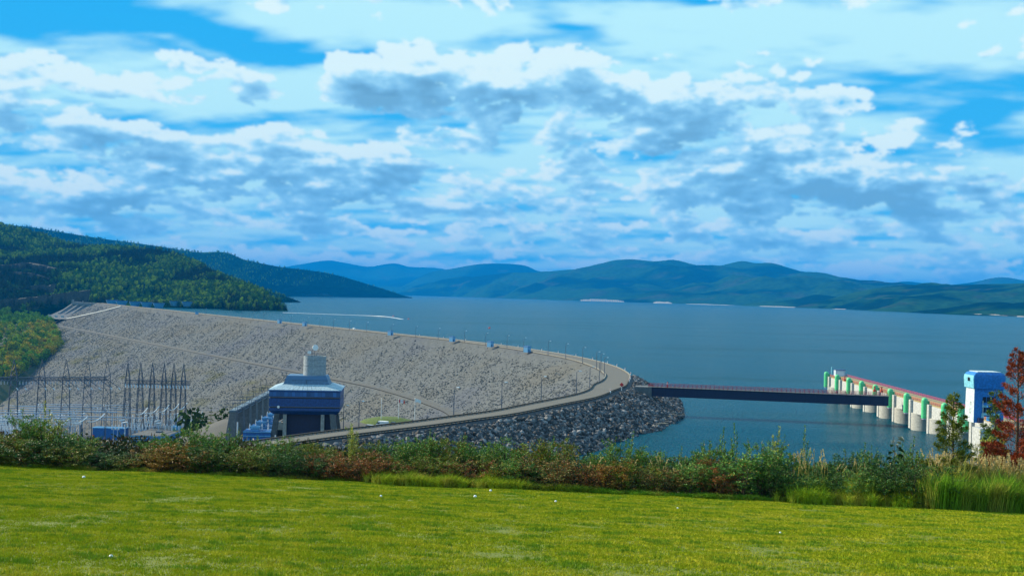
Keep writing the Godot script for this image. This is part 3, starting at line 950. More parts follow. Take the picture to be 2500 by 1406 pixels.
func dam() -> void:
	lay_out_crest()
	var t := thing("rockfill_dam", "long curved grey rockfill dam holding back the lake, road on its crest", "dam")
	# downstream face in three lifts: above the bench, the bench track, below the bench
	var tops := []
	for part in [["upper_face", 0.0, 1.0, 22], ["lower_face", 0.0, 1.0, 34]]:
		var rows := []
		var cols := []
		for r in part[3]:
			var row := []
			var cr := []
			for i in STATIONS:
				var e := bench_level(i)
				var y := lerpf(CREST - 0.25, e, r / (part[3] - 1.0)) if part[0] == "upper_face" else lerpf(e - 0.01, -140.0, r / (part[3] - 1.0))
				var p := face_point(i, y)
				if r > 0 and r < part[3] - 1:
					p.y += fbm.get_noise_2d(p.x / 14.0, p.z / 14.0) * 0.3
				row.append(p)
				cr.append(stain(p))
			rows.append(row)
			cols.append(cr)
		obj(part[0], sheet(rows, cols), M.rock_fill, t)
	var rows := []
	for r in 2:
		var row := []
		for i in STATIONS:
			var e := bench_level(i)
			var p := face_point(i, e)
			row.append(Vector3(p.x, e + 0.5, p.z) + down_dir[i] * (9.0 * r - 0.8))
		rows.append(row)
	obj("bench_track", sheet(rows), M.track, t)
	# lake side
	rows = []
	for r in 9:
		var row := []
		for i in STATIONS:
			var y := lerpf(CREST - 0.25, -9.0, r / 8.0)
			var p: Vector3 = lake_edge[i] - down_dir[i] * (CREST - y) * 2.05
			p.y = y + (fbm.get_noise_2d(p.x / 6.0, p.z / 6.0) * 0.8 if r > 0 else 0.0)
			row.append(p)
		rows.append(row)
	obj("lake_face", sheet(rows), M.bank_fill, t)
	# crest roadway
	rows = [[], []]
	for i in STATIONS:
		rows[0].append(lake_edge[i] + Vector3(0, 0, 0) - down_dir[i] * 0.6)
		rows[1].append(down_edge[i] + down_dir[i] * 0.6)
	struct("road", sheet(rows), M.asphalt)
	# loose rock on the downstream face
	rng.seed = 11
	var places := []
	var tints := []
	for k in rocks.size():
		places.append([])
		tints.append([])
	var spans := []
	var total := 0.0
	for i in STATIONS - 1:
		total += down_edge[i].distance_to(down_edge[i + 1]) * clampf(1200.0 / maxf(-down_edge[i].z, 500.0), 0.55, 2.2)
		spans.append(total)
	for n in 120000:
		var i := mini(spans.bsearch(rng.randf() * total), STATIONS - 2)
		var y := lerpf(CREST - 1.2, -120.0, pow(rng.randf(), 0.85))
		if y > CREST - 6.0 and rng.randf() < 0.7:
			continue
		var f := rng.randf()
		var p := face_point(i, y).lerp(face_point(i + 1, y), f)
		var near_track := y - bench_level(i)
		if p.z > -420.0 or absf(near_track) < 1.0:
			continue
		if p.z > -760.0 and crest_distance(p) < (CREST - y) * 1.7:
			continue
		var heap := fbm.get_noise_2d(p.x / 26.0, p.z / 26.0 + p.y / 9.0)
		if heap < -0.12 and rng.randf() < 0.6:
			continue
		var s := rng.randf_range(0.42, 0.9) * lerpf(0.95, 1.6, clampf((-p.z - 700.0) / 1600.0, 0, 1)) * (1.0 + maxf(0.0, heap) * 0.5) * (1.3 if rng.randf() < 0.12 else 1.0)
		var b := Basis.from_euler(Vector3(rng.randf() * TAU, rng.randf() * TAU, rng.randf() * TAU)).scaled(Vector3.ONE * s * 1.35)
		var w := rng.randi() % rocks.size()
		places[w].append(Transform3D(b, p + Vector3(0, s * 0.02, 0)))
		var g := 0.62 + 0.75 * pow(rng.randf(), 1.4)
		var c := stain(p)
		tints[w].append(Color(c.r * g, c.g * g, c.b * g * rng.randf_range(0.95, 1.06)))
	for k in rocks.size():
		many("rock", rocks[k], M.rock, places[k], tints[k], t)
	causeway_rocks()


func causeway_rocks() -> void:
	rng.seed = 19
	var t := Node3D.new()
	t.name = numbered("causeway_bank")
	t.set_meta("kind", "structure")
	add_child(t)
	var spots := []
	for n in 15000:
		var i := rng.randi_range(96, STATIONS - 4)
		var y := lerpf(10.6, -1.5, rng.randf())
		var p: Vector3 = lake_edge[i].lerp(lake_edge[i + 1], rng.randf()) - down_dir[i] * (CREST - y) * 2.05
		p.y = y
		if p.z < -640.0 or p.z > -265.0:
			continue
		spots.append([p, rng.randf_range(0.65, 1.3) * (1.35 if rng.randf() < 0.15 else 1.0)])
	# the largest as seen from the lawn are boulders of their own
	spots.sort_custom(func(a, b): return a[1] / -a[0].z * (1.0 if a[0].x > -8.0 else 0.3) > b[1] / -b[0].z * (1.0 if b[0].x > -8.0 else 0.3))
	var places := []
	var tints := []
	for k in rocks.size():
		places.append([])
		tints.append([])
	var mats := []
	for k in 5:
		var g: float = [0.06, 0.08, 0.13, 0.24, 0.4][k]
		mats.append(mat(g, g, g * 1.02, 0.8, M.boulder.albedo_texture, 2.0))
	for n in spots.size():
		var s: float = spots[n][1]
		var b := Basis.from_euler(Vector3(rng.randf() * TAU, rng.randf() * TAU, rng.randf() * TAU)).scaled(Vector3.ONE * s * 1.5)
		var at: Vector3 = spots[n][0] + Vector3(0, s * rng.randf_range(0.05, 0.4), 0)
		if n < 300:
			var o := obj("boulder", rocks[n % rocks.size()], mats[rng.randi() % 5], t)
			o.transform = Transform3D(b, at)
		else:
			places[n % rocks.size()].append(Transform3D(b, at))
			var g := pow(rng.randf(), 2.4) * 3.4 + 0.5
			tints[n % rocks.size()].append(Color(g, g, g * 1.03))
	for k in rocks.size():
		many("loose_rock", rocks[k], M.boulder, places[k], tints[k], t)


func abutment() -> void:
	# slope beside the dam's left end with its grove of turning aspens
	var bands := [
		[Vector3(-1125.4, -35.6, -2690.0), Vector3(-1187.7, -28.2, -2700.0), Vector3(-1257.1, -24.2, -2720.0), Vector3(-1458.7, -20.8, -2720.0)],
		[Vector3(-960.3, -49.1, -2330.0), Vector3(-928.8, -54.1, -2150.0), Vector3(-922.9, -59.0, -2000.0), Vector3(-1017.3, -60.1, -1900.0)],
		[Vector3(-832.1, -63.0, -2050.0), Vector3(-826.9, -85.6, -1940.0), Vector3(-806.0, -103.1, -1750.0), Vector3(-827.6, -125.1, -1550.0)]]
	var cut := []
	for b in bands:
		cut.append(resampled(b, 30))
	var rows := []
	for r in 24:
		var f := r / 23.0 * 2.0
		var i := mini(int(f), 1)
		var row := []
		for k in 30:
			var p: Vector3 = cut[i][k].lerp(cut[i + 1][k], f - i)
			p.y += fbm.get_noise_2d(p.x / 80.0, p.z / 80.0) * 4.0 * (1.0 if r > 0 else 0.2)
			row.append(p)
		rows.append(row)
	var foot := []
	for k in 30:
		foot.append(rows[-1][k] + Vector3(70, -45, 90))
	rows.append(foot)
	struct("abutment_slope", sheet(rows), mat(0.05, 0.075, 0.02, 0.95, M.earth.albedo_texture, 12))
	rng.seed = 23
	var groves := [[Color(0.26, 0.33, 0.015), "green-gold"], [Color(0.12, 0.25, 0.015), "green"], [Color(0.42, 0.33, 0.015), "golden"]]
	var makers := []
	for g in groves.size():
		for v in 2:
			var parts: Array = trees.broad[(g + v) % 4]
			var m: StandardMaterial3D = M.far_leaf.duplicate()
			m.albedo_color = g_color(groves[g][0])
			makers.append([parts, m, groves[g][1]])
	# the trees along the lower edge one by one, those behind them as one mass
	var front := []
	for n in 40:
		front.append([rng.randi_range(19, 23), rng.randi_range(0, 15)])
	front.sort_custom(func(a, b): return a[1] > b[1])
	var firsts := {}
	for n in front.size():
		var k: int = front[n][1]
		var p: Vector3 = rows[front[n][0]][k].lerp(rows[front[n][0]][k + 1], rng.randf())
		var w := rng.randi() % makers.size()
		var h := rng.randf_range(14, 21)
		var label: String = "%s aspen, %s from the left along the lower edge of the grove beside the dam" % [makers[w][2], ORD[n]]
		var o: Node3D
		if not firsts.has(w):
			o = thing("aspen_tree", label, "tree", p, rng.randf() * TAU, "aspens along the lower edge of the grove left of the dam")
			obj("crown", makers[w][0][0], makers[w][1], o)
			obj("trunk", makers[w][0][1], M.bark, o)
			firsts[w] = o
		else:
			o = again(firsts[w], p, rng.randf() * TAU, label)
		o.position.y -= 0.8
		o.scale = Vector3(h * 1.1, h, h * 1.1)
	var places := [[], []]
	var tints := [[], []]
	for n in 620:
		var r := rng.randi_range(0, 22)
		var k := rng.randi_range(0, 26)
		var p: Vector3 = rows[r][k].lerp(rows[r][k + 1], rng.randf()).lerp(rows[r + 1][k], rng.randf())
		var h := rng.randf_range(14, 22)
		places[n % 2].append(Transform3D(Basis(Vector3.UP, rng.randf() * TAU).scaled(Vector3(h * 1.15, h, h * 1.15)), p - Vector3(0, 1, 0)))
		var c: Color = groves[rng.randi() % 3 if r > 6 else 1][0]
		var g := rng.randf_range(0.75, 1.3)
		tints[n % 2].append(Color(c.r * g, c.g * g, c.b * g))
	for k in 2:
		tag(many("aspen_grove", trees.broad[k + 1][0], M.far_leaf, places[k], tints[k]), "yellow-green aspen grove on the slope beside the dam's left end", "grove")
	var o := thing("young_spruce", "dark spruce standing at the lower edge of the aspen grove", "tree", rows[20][3])
	obj("crown", trees.fir[1][0], tinted(0.02, 0.05, 0.02), o)
	obj("trunk", trees.fir[1][1], M.bark, o)
	o.scale = Vector3(18, 18, 18)


func g_color(c: Color) -> Color:
	return c.linear_to_srgb()


func tinted(r: float, g: float, b: float) -> StandardMaterial3D:
	var m: StandardMaterial3D = M.far_leaf.duplicate()
	m.albedo_color = Color(r, g, b).linear_to_srgb()
	return m


func spillway() -> void:
	var t := thing("spillway", "concrete spillway with four sloping chute piers at the dam's far left end", "spillway")
	var a: Vector3 = Vector3(-1072.8, 13.4, -2700.0)
	var b: Vector3 = Vector3(-1012.7, 10.8, -2700.0)
	var along_ := (b - a).normalized()
	var bs := Basis(along_, Vector3.UP, along_.cross(Vector3.UP)).orthonormalized()
	var mb := MB.new()
	mb.box((a + b) / 2 + Vector3(0, -3.2, 0), Vector3(a.distance_to(b), 6.5, 12), bs)
	obj("headworks", mb.mesh(), M.weathered, t)
	mb = MB.new()
	mb.box((a + b) / 2 + Vector3(0, 1.4, 5.6), Vector3(a.distance_to(b), 1.0, 0.5), bs)
	mb.box(a + Vector3(1, 3, 0), Vector3(4, 5, 4), bs)
	mb.box(a.lerp(b, 0.42) + Vector3(0, 2.5, 0), Vector3(2.5, 5, 2.5), bs)
	obj("parapet", mb.mesh(), M.weathered, t)
	for k in 4:
		mb = MB.new()
		var top := a.lerp(b, 0.02 + k * 0.25) + Vector3(0, -5, 7)
		var end := top + Vector3(-14, -21, 42)
		var w := Vector3(1.8, 0, 0)
		mb.hexa([end - w + Vector3(0, -10, 0), end + w + Vector3(0, -10, 0), top + w + Vector3(0, -14, 0), top - w + Vector3(0, -14, 0), end - w, end + w, top + w, top - w])
		obj("chute_pier", mb.mesh(), M.weathered, t)
		if k < 3:
			mb = MB.new()
			mb.box(end + Vector3(-9, -9, 30), Vector3(4.5, 10, 7))
			obj("end_block", mb.mesh(), M.pale_concrete, t)
	mb = MB.new()
	var q := a + Vector3(0, -9, 5)
	mb.quad(q + Vector3(0, 0, 0), q + Vector3(60, 0, 0), q + Vector3(40, -26, 60), q + Vector3(-34, -26, 60))
	mb.quad(q + Vector3(-34, -26, 60), q + Vector3(40, -26, 60), q + Vector3(30, -30, 110), q + Vector3(-60, -30, 110))
	obj("chute_floor", mb.mesh(), M.grey_concrete, t)
	# pale concrete gutter running down the face from the crest towards the spillway
	mb = MB.new()
	var last := Vector3.ZERO
	for k in 13:
		var f := k / 12.0
		var i := lerpf(3.7, 0.6, f)
		var y := lerpf(9.5, -26.0, f)
		var p := face_point(int(i), y).lerp(face_point(int(i) + 1, y), i - int(i)) + Vector3(0, 1.3, 0)
		if k:
			mb.tube(last, p, 1.7, 1.7, 4, true)
		last = p
	tag(obj("concrete_gutter", mb.mesh(), M.pale_concrete), "straight pale concrete gutter slanting down the dam face beside the spillway", "gutter")


func tanks() -> void:
	var spots := [Vector3(-973.8, 8.2, -2760.0), Vector3(-936.7, 7.1, -2750.0), Vector3(-904.8, 6.4, -2740.0), Vector3(-871.2, 5.2, -2730.0), Vector3(-1005.7, 9.3, -2780.0), Vector3(-883.7, 8.5, -2900.0), Vector3(-848.5, 8.3, -2890.0)]
	var words := ["third from the left in the row behind the dam crest", "fourth of the row behind the dam crest", "second from the right of the row of five", "rightmost of the row of five at the crest", "leftmost of the row of five, nearly hidden by the crest", "left one of the pair standing on the shore", "right one of the pair standing on the shore"]
	words[0] = "second from the left in the row behind the dam crest"
	words[1] = "middle one of the row of five behind the dam crest"
	var first: Node3D
	for i in spots.size():
		var label: String = "wide blue tapering tank, " + words[i]
		if i == 0:
			first = thing("blue_tank", label, "tank", spots[i], 0, "blue tanks on the shore behind the dam crest")
			var mb := MB.new()
			mb.lathe(Vector3(0, -3, 0), [Vector2(9.0, 0), Vector2(14.4, 12.5)], 14)
			obj("shell", mb.mesh(), M.sky_blue, first)
			mb = MB.new()
			mb.lathe(Vector3(0, -3, 0), [Vector2(14.9, 12.5), Vector2(14.9, 13.4), Vector2(13.6, 13.4), Vector2(13.2, 11.0), Vector2(0.01, 11.0)], 14)
			obj("rim", mb.mesh(), M.blue, first)
		else:
			again(first, spots[i], 0.4 * i, label)
	var mb := MB.new()
	for k in 7:
		mb.box(Vector3(-963.6, 18.8, -2960.0).lerp(Vector3(-928.5, 18.5, -2960.0), k / 6.0) + Vector3(0, rng.randf_range(-2, 1), 0), Vector3(7, 2.2, 3.0), Basis.from_euler(Vector3(0, rng.randf() * 3.0, rng.randf_range(-0.2, 0.2))))
	tag(obj("timber_stack", mb.mesh(), M.wood), "heap of pale stacked timbers above the row of blue tanks", "timber")


# ------------------------------------------------------------------ along the crest
func guard(edge: Array, off: float, from: int, to: int, m: Material, label: String) -> void:
	var o := thing("guard_rail", label, "guard rail")
	var mb := MB.new()
	var posts := MB.new()
	for i in range(from, to):
		var a: Vector3 = edge[i] + down_dir[i] * off
		var b: Vector3 = edge[i + 1] + down_dir[i + 1] * off
		var d := (b - a).normalized()
		var side := d.cross(Vector3.UP) * 0.24
		var lo := Vector3(0, 0.16, 0)
		var hi := Vector3(0, 0.62, 0)
		mb.hexa([a - side + lo, a + side + lo, b + side + lo, b - side + lo, a - side + hi, a + side + hi, b + side + hi, b - side + hi])
		posts.box(a + Vector3(0, 0.08, 0), Vector3(0.5, 0.2, 0.5), Basis(d.cross(Vector3.UP), Vector3.UP, -d))
	obj("beam", mb.mesh(), m, o)
	obj("footing", posts.mesh(), M.concrete, o)


func crest_furniture() -> void:
	var bend := 0
	while down_edge[bend].z < -566.0:
		bend += 1
	guard(down_edge, 0.1, 0, bend, M.lit_rail, "low barrier coloured as sunlit along the downstream edge of the dam crest")
	guard(lake_edge, -0.1, 0, bend, M.lit_rail, "low barrier coloured as sunlit along the lake side of the dam crest")
	guard(down_edge, 0.1, bend, STATIONS - 1, M.rail, "low barrier coloured as in shade on the inland side of the causeway road")
	guard(lake_edge, -0.1, bend, STATIONS - 1, M.rail, "low barrier coloured as in shade above the boulder bank beside the causeway road")
	# blue instrument houses on the downstream edge
	var spots := [Vector3(12.4, 11.8, -825.9), Vector3(-16.5, 11.8, -896.8), Vector3(-51.9, 11.8, -980.6), Vector3(-119.2, 11.8, -1093.7), Vector3(-246.1, 11.8, -1316.9), Vector3(-293.2, 11.8, -1399.2), Vector3(-505.8, 11.8, -1777.9)]
	var first: Node3D
	for i in spots.size():
		var label: String = "small pale blue cabin on the crest edge, %s from the road bend" % ORD[i]
		if i == 0:
			first = thing("crest_cabin", label, "cabin", spots[i], -0.7, "blue cabins along the dam crest")
			var mb := MB.new()
			mb.box(Vector3(0, 2.1, 0), Vector3(3.9, 4.2, 3.9))
			obj("wall", mb.mesh(), M.sky_blue, first)
			mb = MB.new()
			mb.frustum(Vector3(0, 4.2, 0), Vector2(4.3, 4.3), Vector2(4.1, 4.1), 0.35)
			obj("roof", mb.mesh(), M.bright_blue, first)
			mb = MB.new()
			mb.box(Vector3(1.96, 1.1, 0.4), Vector3(0.06, 2.1, 1.0))
			obj("door", mb.mesh(), M.blue, first)
		else:
			again(first, spots[i], [-0.7, -0.68, -0.66, -0.64, -0.66, -0.68, -0.2][i], label)
	# lamp posts
	var feet := [Vector3(-23.2, 12.0, -381.1), Vector3(-2.7, 12.0, -407.6), Vector3(13.9, 12.0, -439.8), Vector3(27.8, 12.0, -476.1), Vector3(37.7, 12.0, -508.0), Vector3(44.1, 12.0, -548.2), Vector3(50.3, 12.0, -588.9), Vector3(51.4, 12.0, -623.9), Vector3(48.2, 12.0, -647.1), Vector3(44.1, 12.0, -702.3), Vector3(36.2, 12.0, -746.6), Vector3(24.4, 12.0, -787.7), Vector3(10.1, 12.0, -839.1), Vector3(-6.7, 12.0, -876.5), Vector3(-26.1, 12.0, -917.0), Vector3(-47.0, 12.0, -961.5), Vector3(-70.7, 12.0, -1010.2), Vector3(-95.3, 12.0, -1054.6), Vector3(-121.7, 12.0, -1109.3), Vector3(-147.0, 12.0, -1159.7), Vector3(-173.4, 12.0, -1208.6), Vector3(-198.7, 12.0, -1249.0), Vector3(-224.4, 12.0, -1293.1), Vector3(-245.1, 12.0, -1328.3), Vector3(-277.9, 12.0, -1385.0), Vector3(-305.1, 12.0, -1432.9), Vector3(-335.9, 12.0, -1494.5), Vector3(-360.7, 12.0, -1531.5), Vector3(-389.5, 12.0, -1581.3), Vector3(-419.2, 12.0, -1635.5), Vector3(-450.6, 12.0, -1694.2), Vector3(-481.6, 12.0, -1749.7)]
	var lamp: Node3D
	for i in feet.size():
		var label: String = "slim dark lamp post, %s along the road counting from the nearest" % ORD[i]
		var nearest := 0
		for k in STATIONS:
			if down_edge[k].distance_to(feet[i]) < down_edge[nearest].distance_to(feet[i]):
				nearest = k
		var p: Vector3 = down_edge[nearest] + down_dir[nearest] * 0.7
		var turn := atan2(down_dir[nearest].x, down_dir[nearest].z) + PI
		if i == 0:
			lamp = lamp_post(label, p, turn)
		else:
			again(lamp, p, turn, label)
	again(lamp, Vector3(-58.3, 1.4, -430.0), 2.2, "slim lamp post on the yard between the blue building and the grass mound")
	again(lamp, Vector3(-65.8, -1.4, -440.0), 2.2, "slim lamp post just right of the blue building's leg")
	# white marker posts on the lake side
	var marks := [Vector3(43.5, 12.0, -486.1), Vector3(61.6, 12.0, -550.7), Vector3(62.4, 12.0, -569.7), Vector3(64.1, 12.0, -599.3), Vector3(65.0, 12.0, -635.2), Vector3(62.6, 12.0, -666.9), Vector3(58.2, 12.0, -701.2), Vector3(52.2, 12.0, -738.8), Vector3(43.8, 12.0, -774.7), Vector3(33.3, 12.0, -813.8), Vector3(20.5, 12.0, -843.8), Vector3(5.0, 12.0, -885.6), Vector3(-10.5, 12.0, -921.1), Vector3(-47.2, 12.0, -996.0), Vector3(-67.1, 12.0, -1041.2), Vector3(-89.3, 12.0, -1090.4)]
	var mark: Node3D
	for i in marks.size():
		var label: String = "white marker post, %s along the lake side of the road from the sign" % ORD[i]
		var nearest := 0
		for k in STATIONS:
			if lake_edge[k].distance_to(marks[i]) < lake_edge[nearest].distance_to(marks[i]):
				nearest = k
		var p: Vector3 = lake_edge[nearest] - down_dir[nearest] * 0.7
		if i == 0:
			mark = thing("marker_post", label, "post", p, 0, "white marker posts along the crest road")
			var mb := MB.new()
			mb.tube(Vector3.ZERO, Vector3(0, 1.9, 0), 0.2, 0.2, 8)
			obj("post", mb.mesh(), M.white, mark)
			mb = MB.new()
			mb.box(Vector3(0, 1.55, 0), Vector3(0.42, 0.3, 0.42))
			obj("reflector", mb.mesh(), M.red, mark)
		else:
			again(mark, p, 0, label)
	# diamond warning sign by the bridge
	var sg := thing("warning_sign", "red diamond sign on a white post at the road bend by the bridge", "sign", Vector3(50.9, 12.0, -502.8))
	var mb := MB.new()
	mb.box(Vector3(0, 1.2, 0), Vector3(0.3, 2.4, 0.2))
	obj("post", mb.mesh(), M.white, sg)
	mb = MB.new()
	mb.box(Vector3(0, 2.6, 0.15), Vector3(1.45, 1.45, 0.08), Basis(Vector3.BACK, PI / 4))
	obj("plate", mb.mesh(), M.red, sg)
	vehicle("white_truck", "white pickup truck driving on the dam crest", Vector3(-175.4, 12.0, -1234.7), 0.5, "pickup")


func lamp_post(label: String, at: Vector3, turn: float) -> Node3D:
	var t := thing("lamp_post", label, "lamp post", at, turn, "lamp posts along the road")
	var mb := MB.new()
	mb.tube(Vector3.ZERO, Vector3(0, 9.6, 0), 0.2, 0.12, 6)
	mb.path([Vector3(0, 9.6, 0), Vector3(0, 10.0, 0.3), Vector3(0, 10.15, 1.2)], 0.11, 0.08, 5)
	obj("pole", mb.mesh(), M.steel, t)
	mb = MB.new()
	mb.frustum(Vector3(0, 10.0, 1.6), Vector2(0.5, 1.1), Vector2(0.4, 0.9), 0.3)
	obj("lamp_head", mb.mesh(), M.porcelain, t)
	return t


func wheel(t: Node3D, x: float, z: float, r: float) -> void:
	var mb := MB.new()
	mb.tube(Vector3(x - 0.14, r, z), Vector3(x + 0.14, r, z), r, r, 12)
	var w := obj("wheel", mb.mesh(), M.tyre, t)
	mb = MB.new()
	mb.tube(Vector3(x - 0.16, r, z), Vector3(x + 0.16, r, z), r * 0.55, r * 0.55, 8)
	obj("rim", mb.mesh(), M.galvanised, w)


# cars face -z
func vehicle(called: String, label: String, at: Vector3, turn: float, kind: String, paint: Material = null) -> void:
	var p: Material = paint if paint else M.white
	var t := thing(called, label, "truck" if kind != "car" else "car", at, turn)
	var mb := MB.new()
	if kind == "van":
		mb.frustum(Vector3(0, 0.45, 0.7), Vector2(2.1, 4.4), Vector2(2.0, 4.3), 2.3)
		mb.frustum(Vector3(0, 0.45, -2.2), Vector2(2.0, 1.5), Vector2(1.8, 0.9), 1.1, Basis.IDENTITY, Vector2(0, 0.3))
	else:
		mb.frustum(Vector3(0, 0.45, 0), Vector2(1.9, 5.2), Vector2(1.85, 5.1), 0.65)
		mb.frustum(Vector3(0, 1.1, -0.3), Vector2(1.75, 2.4), Vector2(1.5, 1.5), 0.75)
		if kind == "car":
			mb.frustum(Vector3(0, 1.1, 1.1), Vector2(1.75, 1.9), Vector2(1.5, 1.5), 0.7)
	obj("body", mb.mesh(), p, t)
	mb = MB.new()
	if kind == "van":
		mb.frustum(Vector3(0, 1.56, -2.0), Vector2(1.75, 1.0), Vector2(1.6, 0.25), 0.8, Basis.IDENTITY, Vector2(0, 0.4))
		for s in [-1, 1]:
			mb.box(Vector3(s * 1.04, 1.9, -1.0), Vector3(0.04, 0.6, 0.8))
	else:
		for s in [-1, 1]:
			mb.quad(Vector3(s * 0.86, 1.16, -1.25), Vector3(s * 0.86, 1.16, 0.7), Vector3(s * 0.78, 1.72, 0.35), Vector3(s * 0.78, 1.72, -0.95))
		mb.quad(Vector3(-0.75, 1.15, -1.47), Vector3(0.75, 1.15, -1.47), Vector3(0.66, 1.74, -1.12), Vector3(-0.66, 1.74, -1.12))
	obj("window", mb.mesh(), M.glass, t)
	for s in [-1, 1]:
		wheel(t, s * 0.85, -1.65, 0.4)
		wheel(t, s * 0.85, 1.6, 0.4)
		mb = MB.new()
		mb.box(Vector3(s * 0.7, 0.85, -2.96 if kind == "van" else -2.58), Vector3(0.35, 0.2, 0.08))
		obj("headlight", mb.mesh(), M.porcelain, t)


# ------------------------------------------------------------------ bridge to the intake
func bridge() -> void:
	var a := Vector3(66.5, CREST, -527.5)
	var b := Vector3(172.6, CREST, -504.2)
	var t := thing("bridge", "long navy blue girder bridge from the dam to the intake over the lake", "bridge")
	var d := (b - a).normalized()
	var bs := Basis(d, Vector3.UP, d.cross(Vector3.UP))
	var ln := a.distance_to(b)
	var mid := (a + b) / 2
	for s in [1, -1]:
		var mb := MB.new()
		mb.box(mid + bs * Vector3(0, -2.1, s * 2.6), Vector3(ln, 4.0, 0.35), bs)
		for k in 22:
			mb.box(mid + bs * Vector3(-ln / 2 + ln * (k + 0.5) / 22, -2.1, s * (2.6 + 0.26)), Vector3(0.16, 3.7, 0.16), bs)
		mb.box(mid + bs * Vector3(0, -4.15, s * 2.6), Vector3(ln, 0.16, 1.0), bs)
		mb.box(mid + bs * Vector3(0, -0.08, s * 2.75), Vector3(ln, 0.16, 1.0), bs)
		obj("girder", mb.mesh(), M.navy, t)
	var mb := MB.new()
	mb.box(mid + bs * Vector3(0, 0.1, 0), Vector3(ln, 0.2, 6.6), bs)
	obj("deck", mb.mesh(), M.roof_grey, t)
	for s in [1, -1]:
		mb = MB.new()
		for k in 54:
			mb.box(mid + bs * Vector3(-ln / 2 + ln * k / 53, 0.85, s * 3.15), Vector3(0.17, 1.4, 0.17), bs)
		for y in [0.6, 1.05, 1.55]:
			mb.box(mid + bs * Vector3(0, y, s * 3.15), Vector3(ln, 0.15, 0.12), bs)
		obj("railing", mb.mesh(), M.red_rail, t)
	mb = MB.new()
	mb.box(a + bs * Vector3(-2.5, -2.6, 0), Vector3(8, 5.4, 8), bs)
	tag(obj("bridge_abutment", mb.mesh(), M.grey_concrete), "concrete abutment block under the left end of the bridge", "abutment")
	var buoy := thing("lifebuoy_stand", "red stand with a white lifebuoy on the bridge near its left end", "lifebuoy", a.lerp(b, 0.082) + bs * Vector3(0, 0.2, 2.6))
	mb = MB.new()
	mb.box(Vector3(0, 1.3, 0), Vector3(0.5, 2.6, 0.25))
	obj("board", mb.mesh(), M.red, buoy)
	mb = MB.new()
	for k in 12:
		mb.tube(Vector3(cos(TAU * k / 12) * 0.32, 1.7 + sin(TAU * k / 12) * 0.32, 0.2), Vector3(cos(TAU * (k + 1) / 12) * 0.32, 1.7 + sin(TAU * (k + 1) / 12) * 0.32, 0.2), 0.08, 0.08, 5, false)
	obj("ring", mb.mesh(), M.white, buoy)


func intake_x(z: float) -> float:        # the line of green pipes
	return 176.1 + (-z - 447.0) * 0.0262


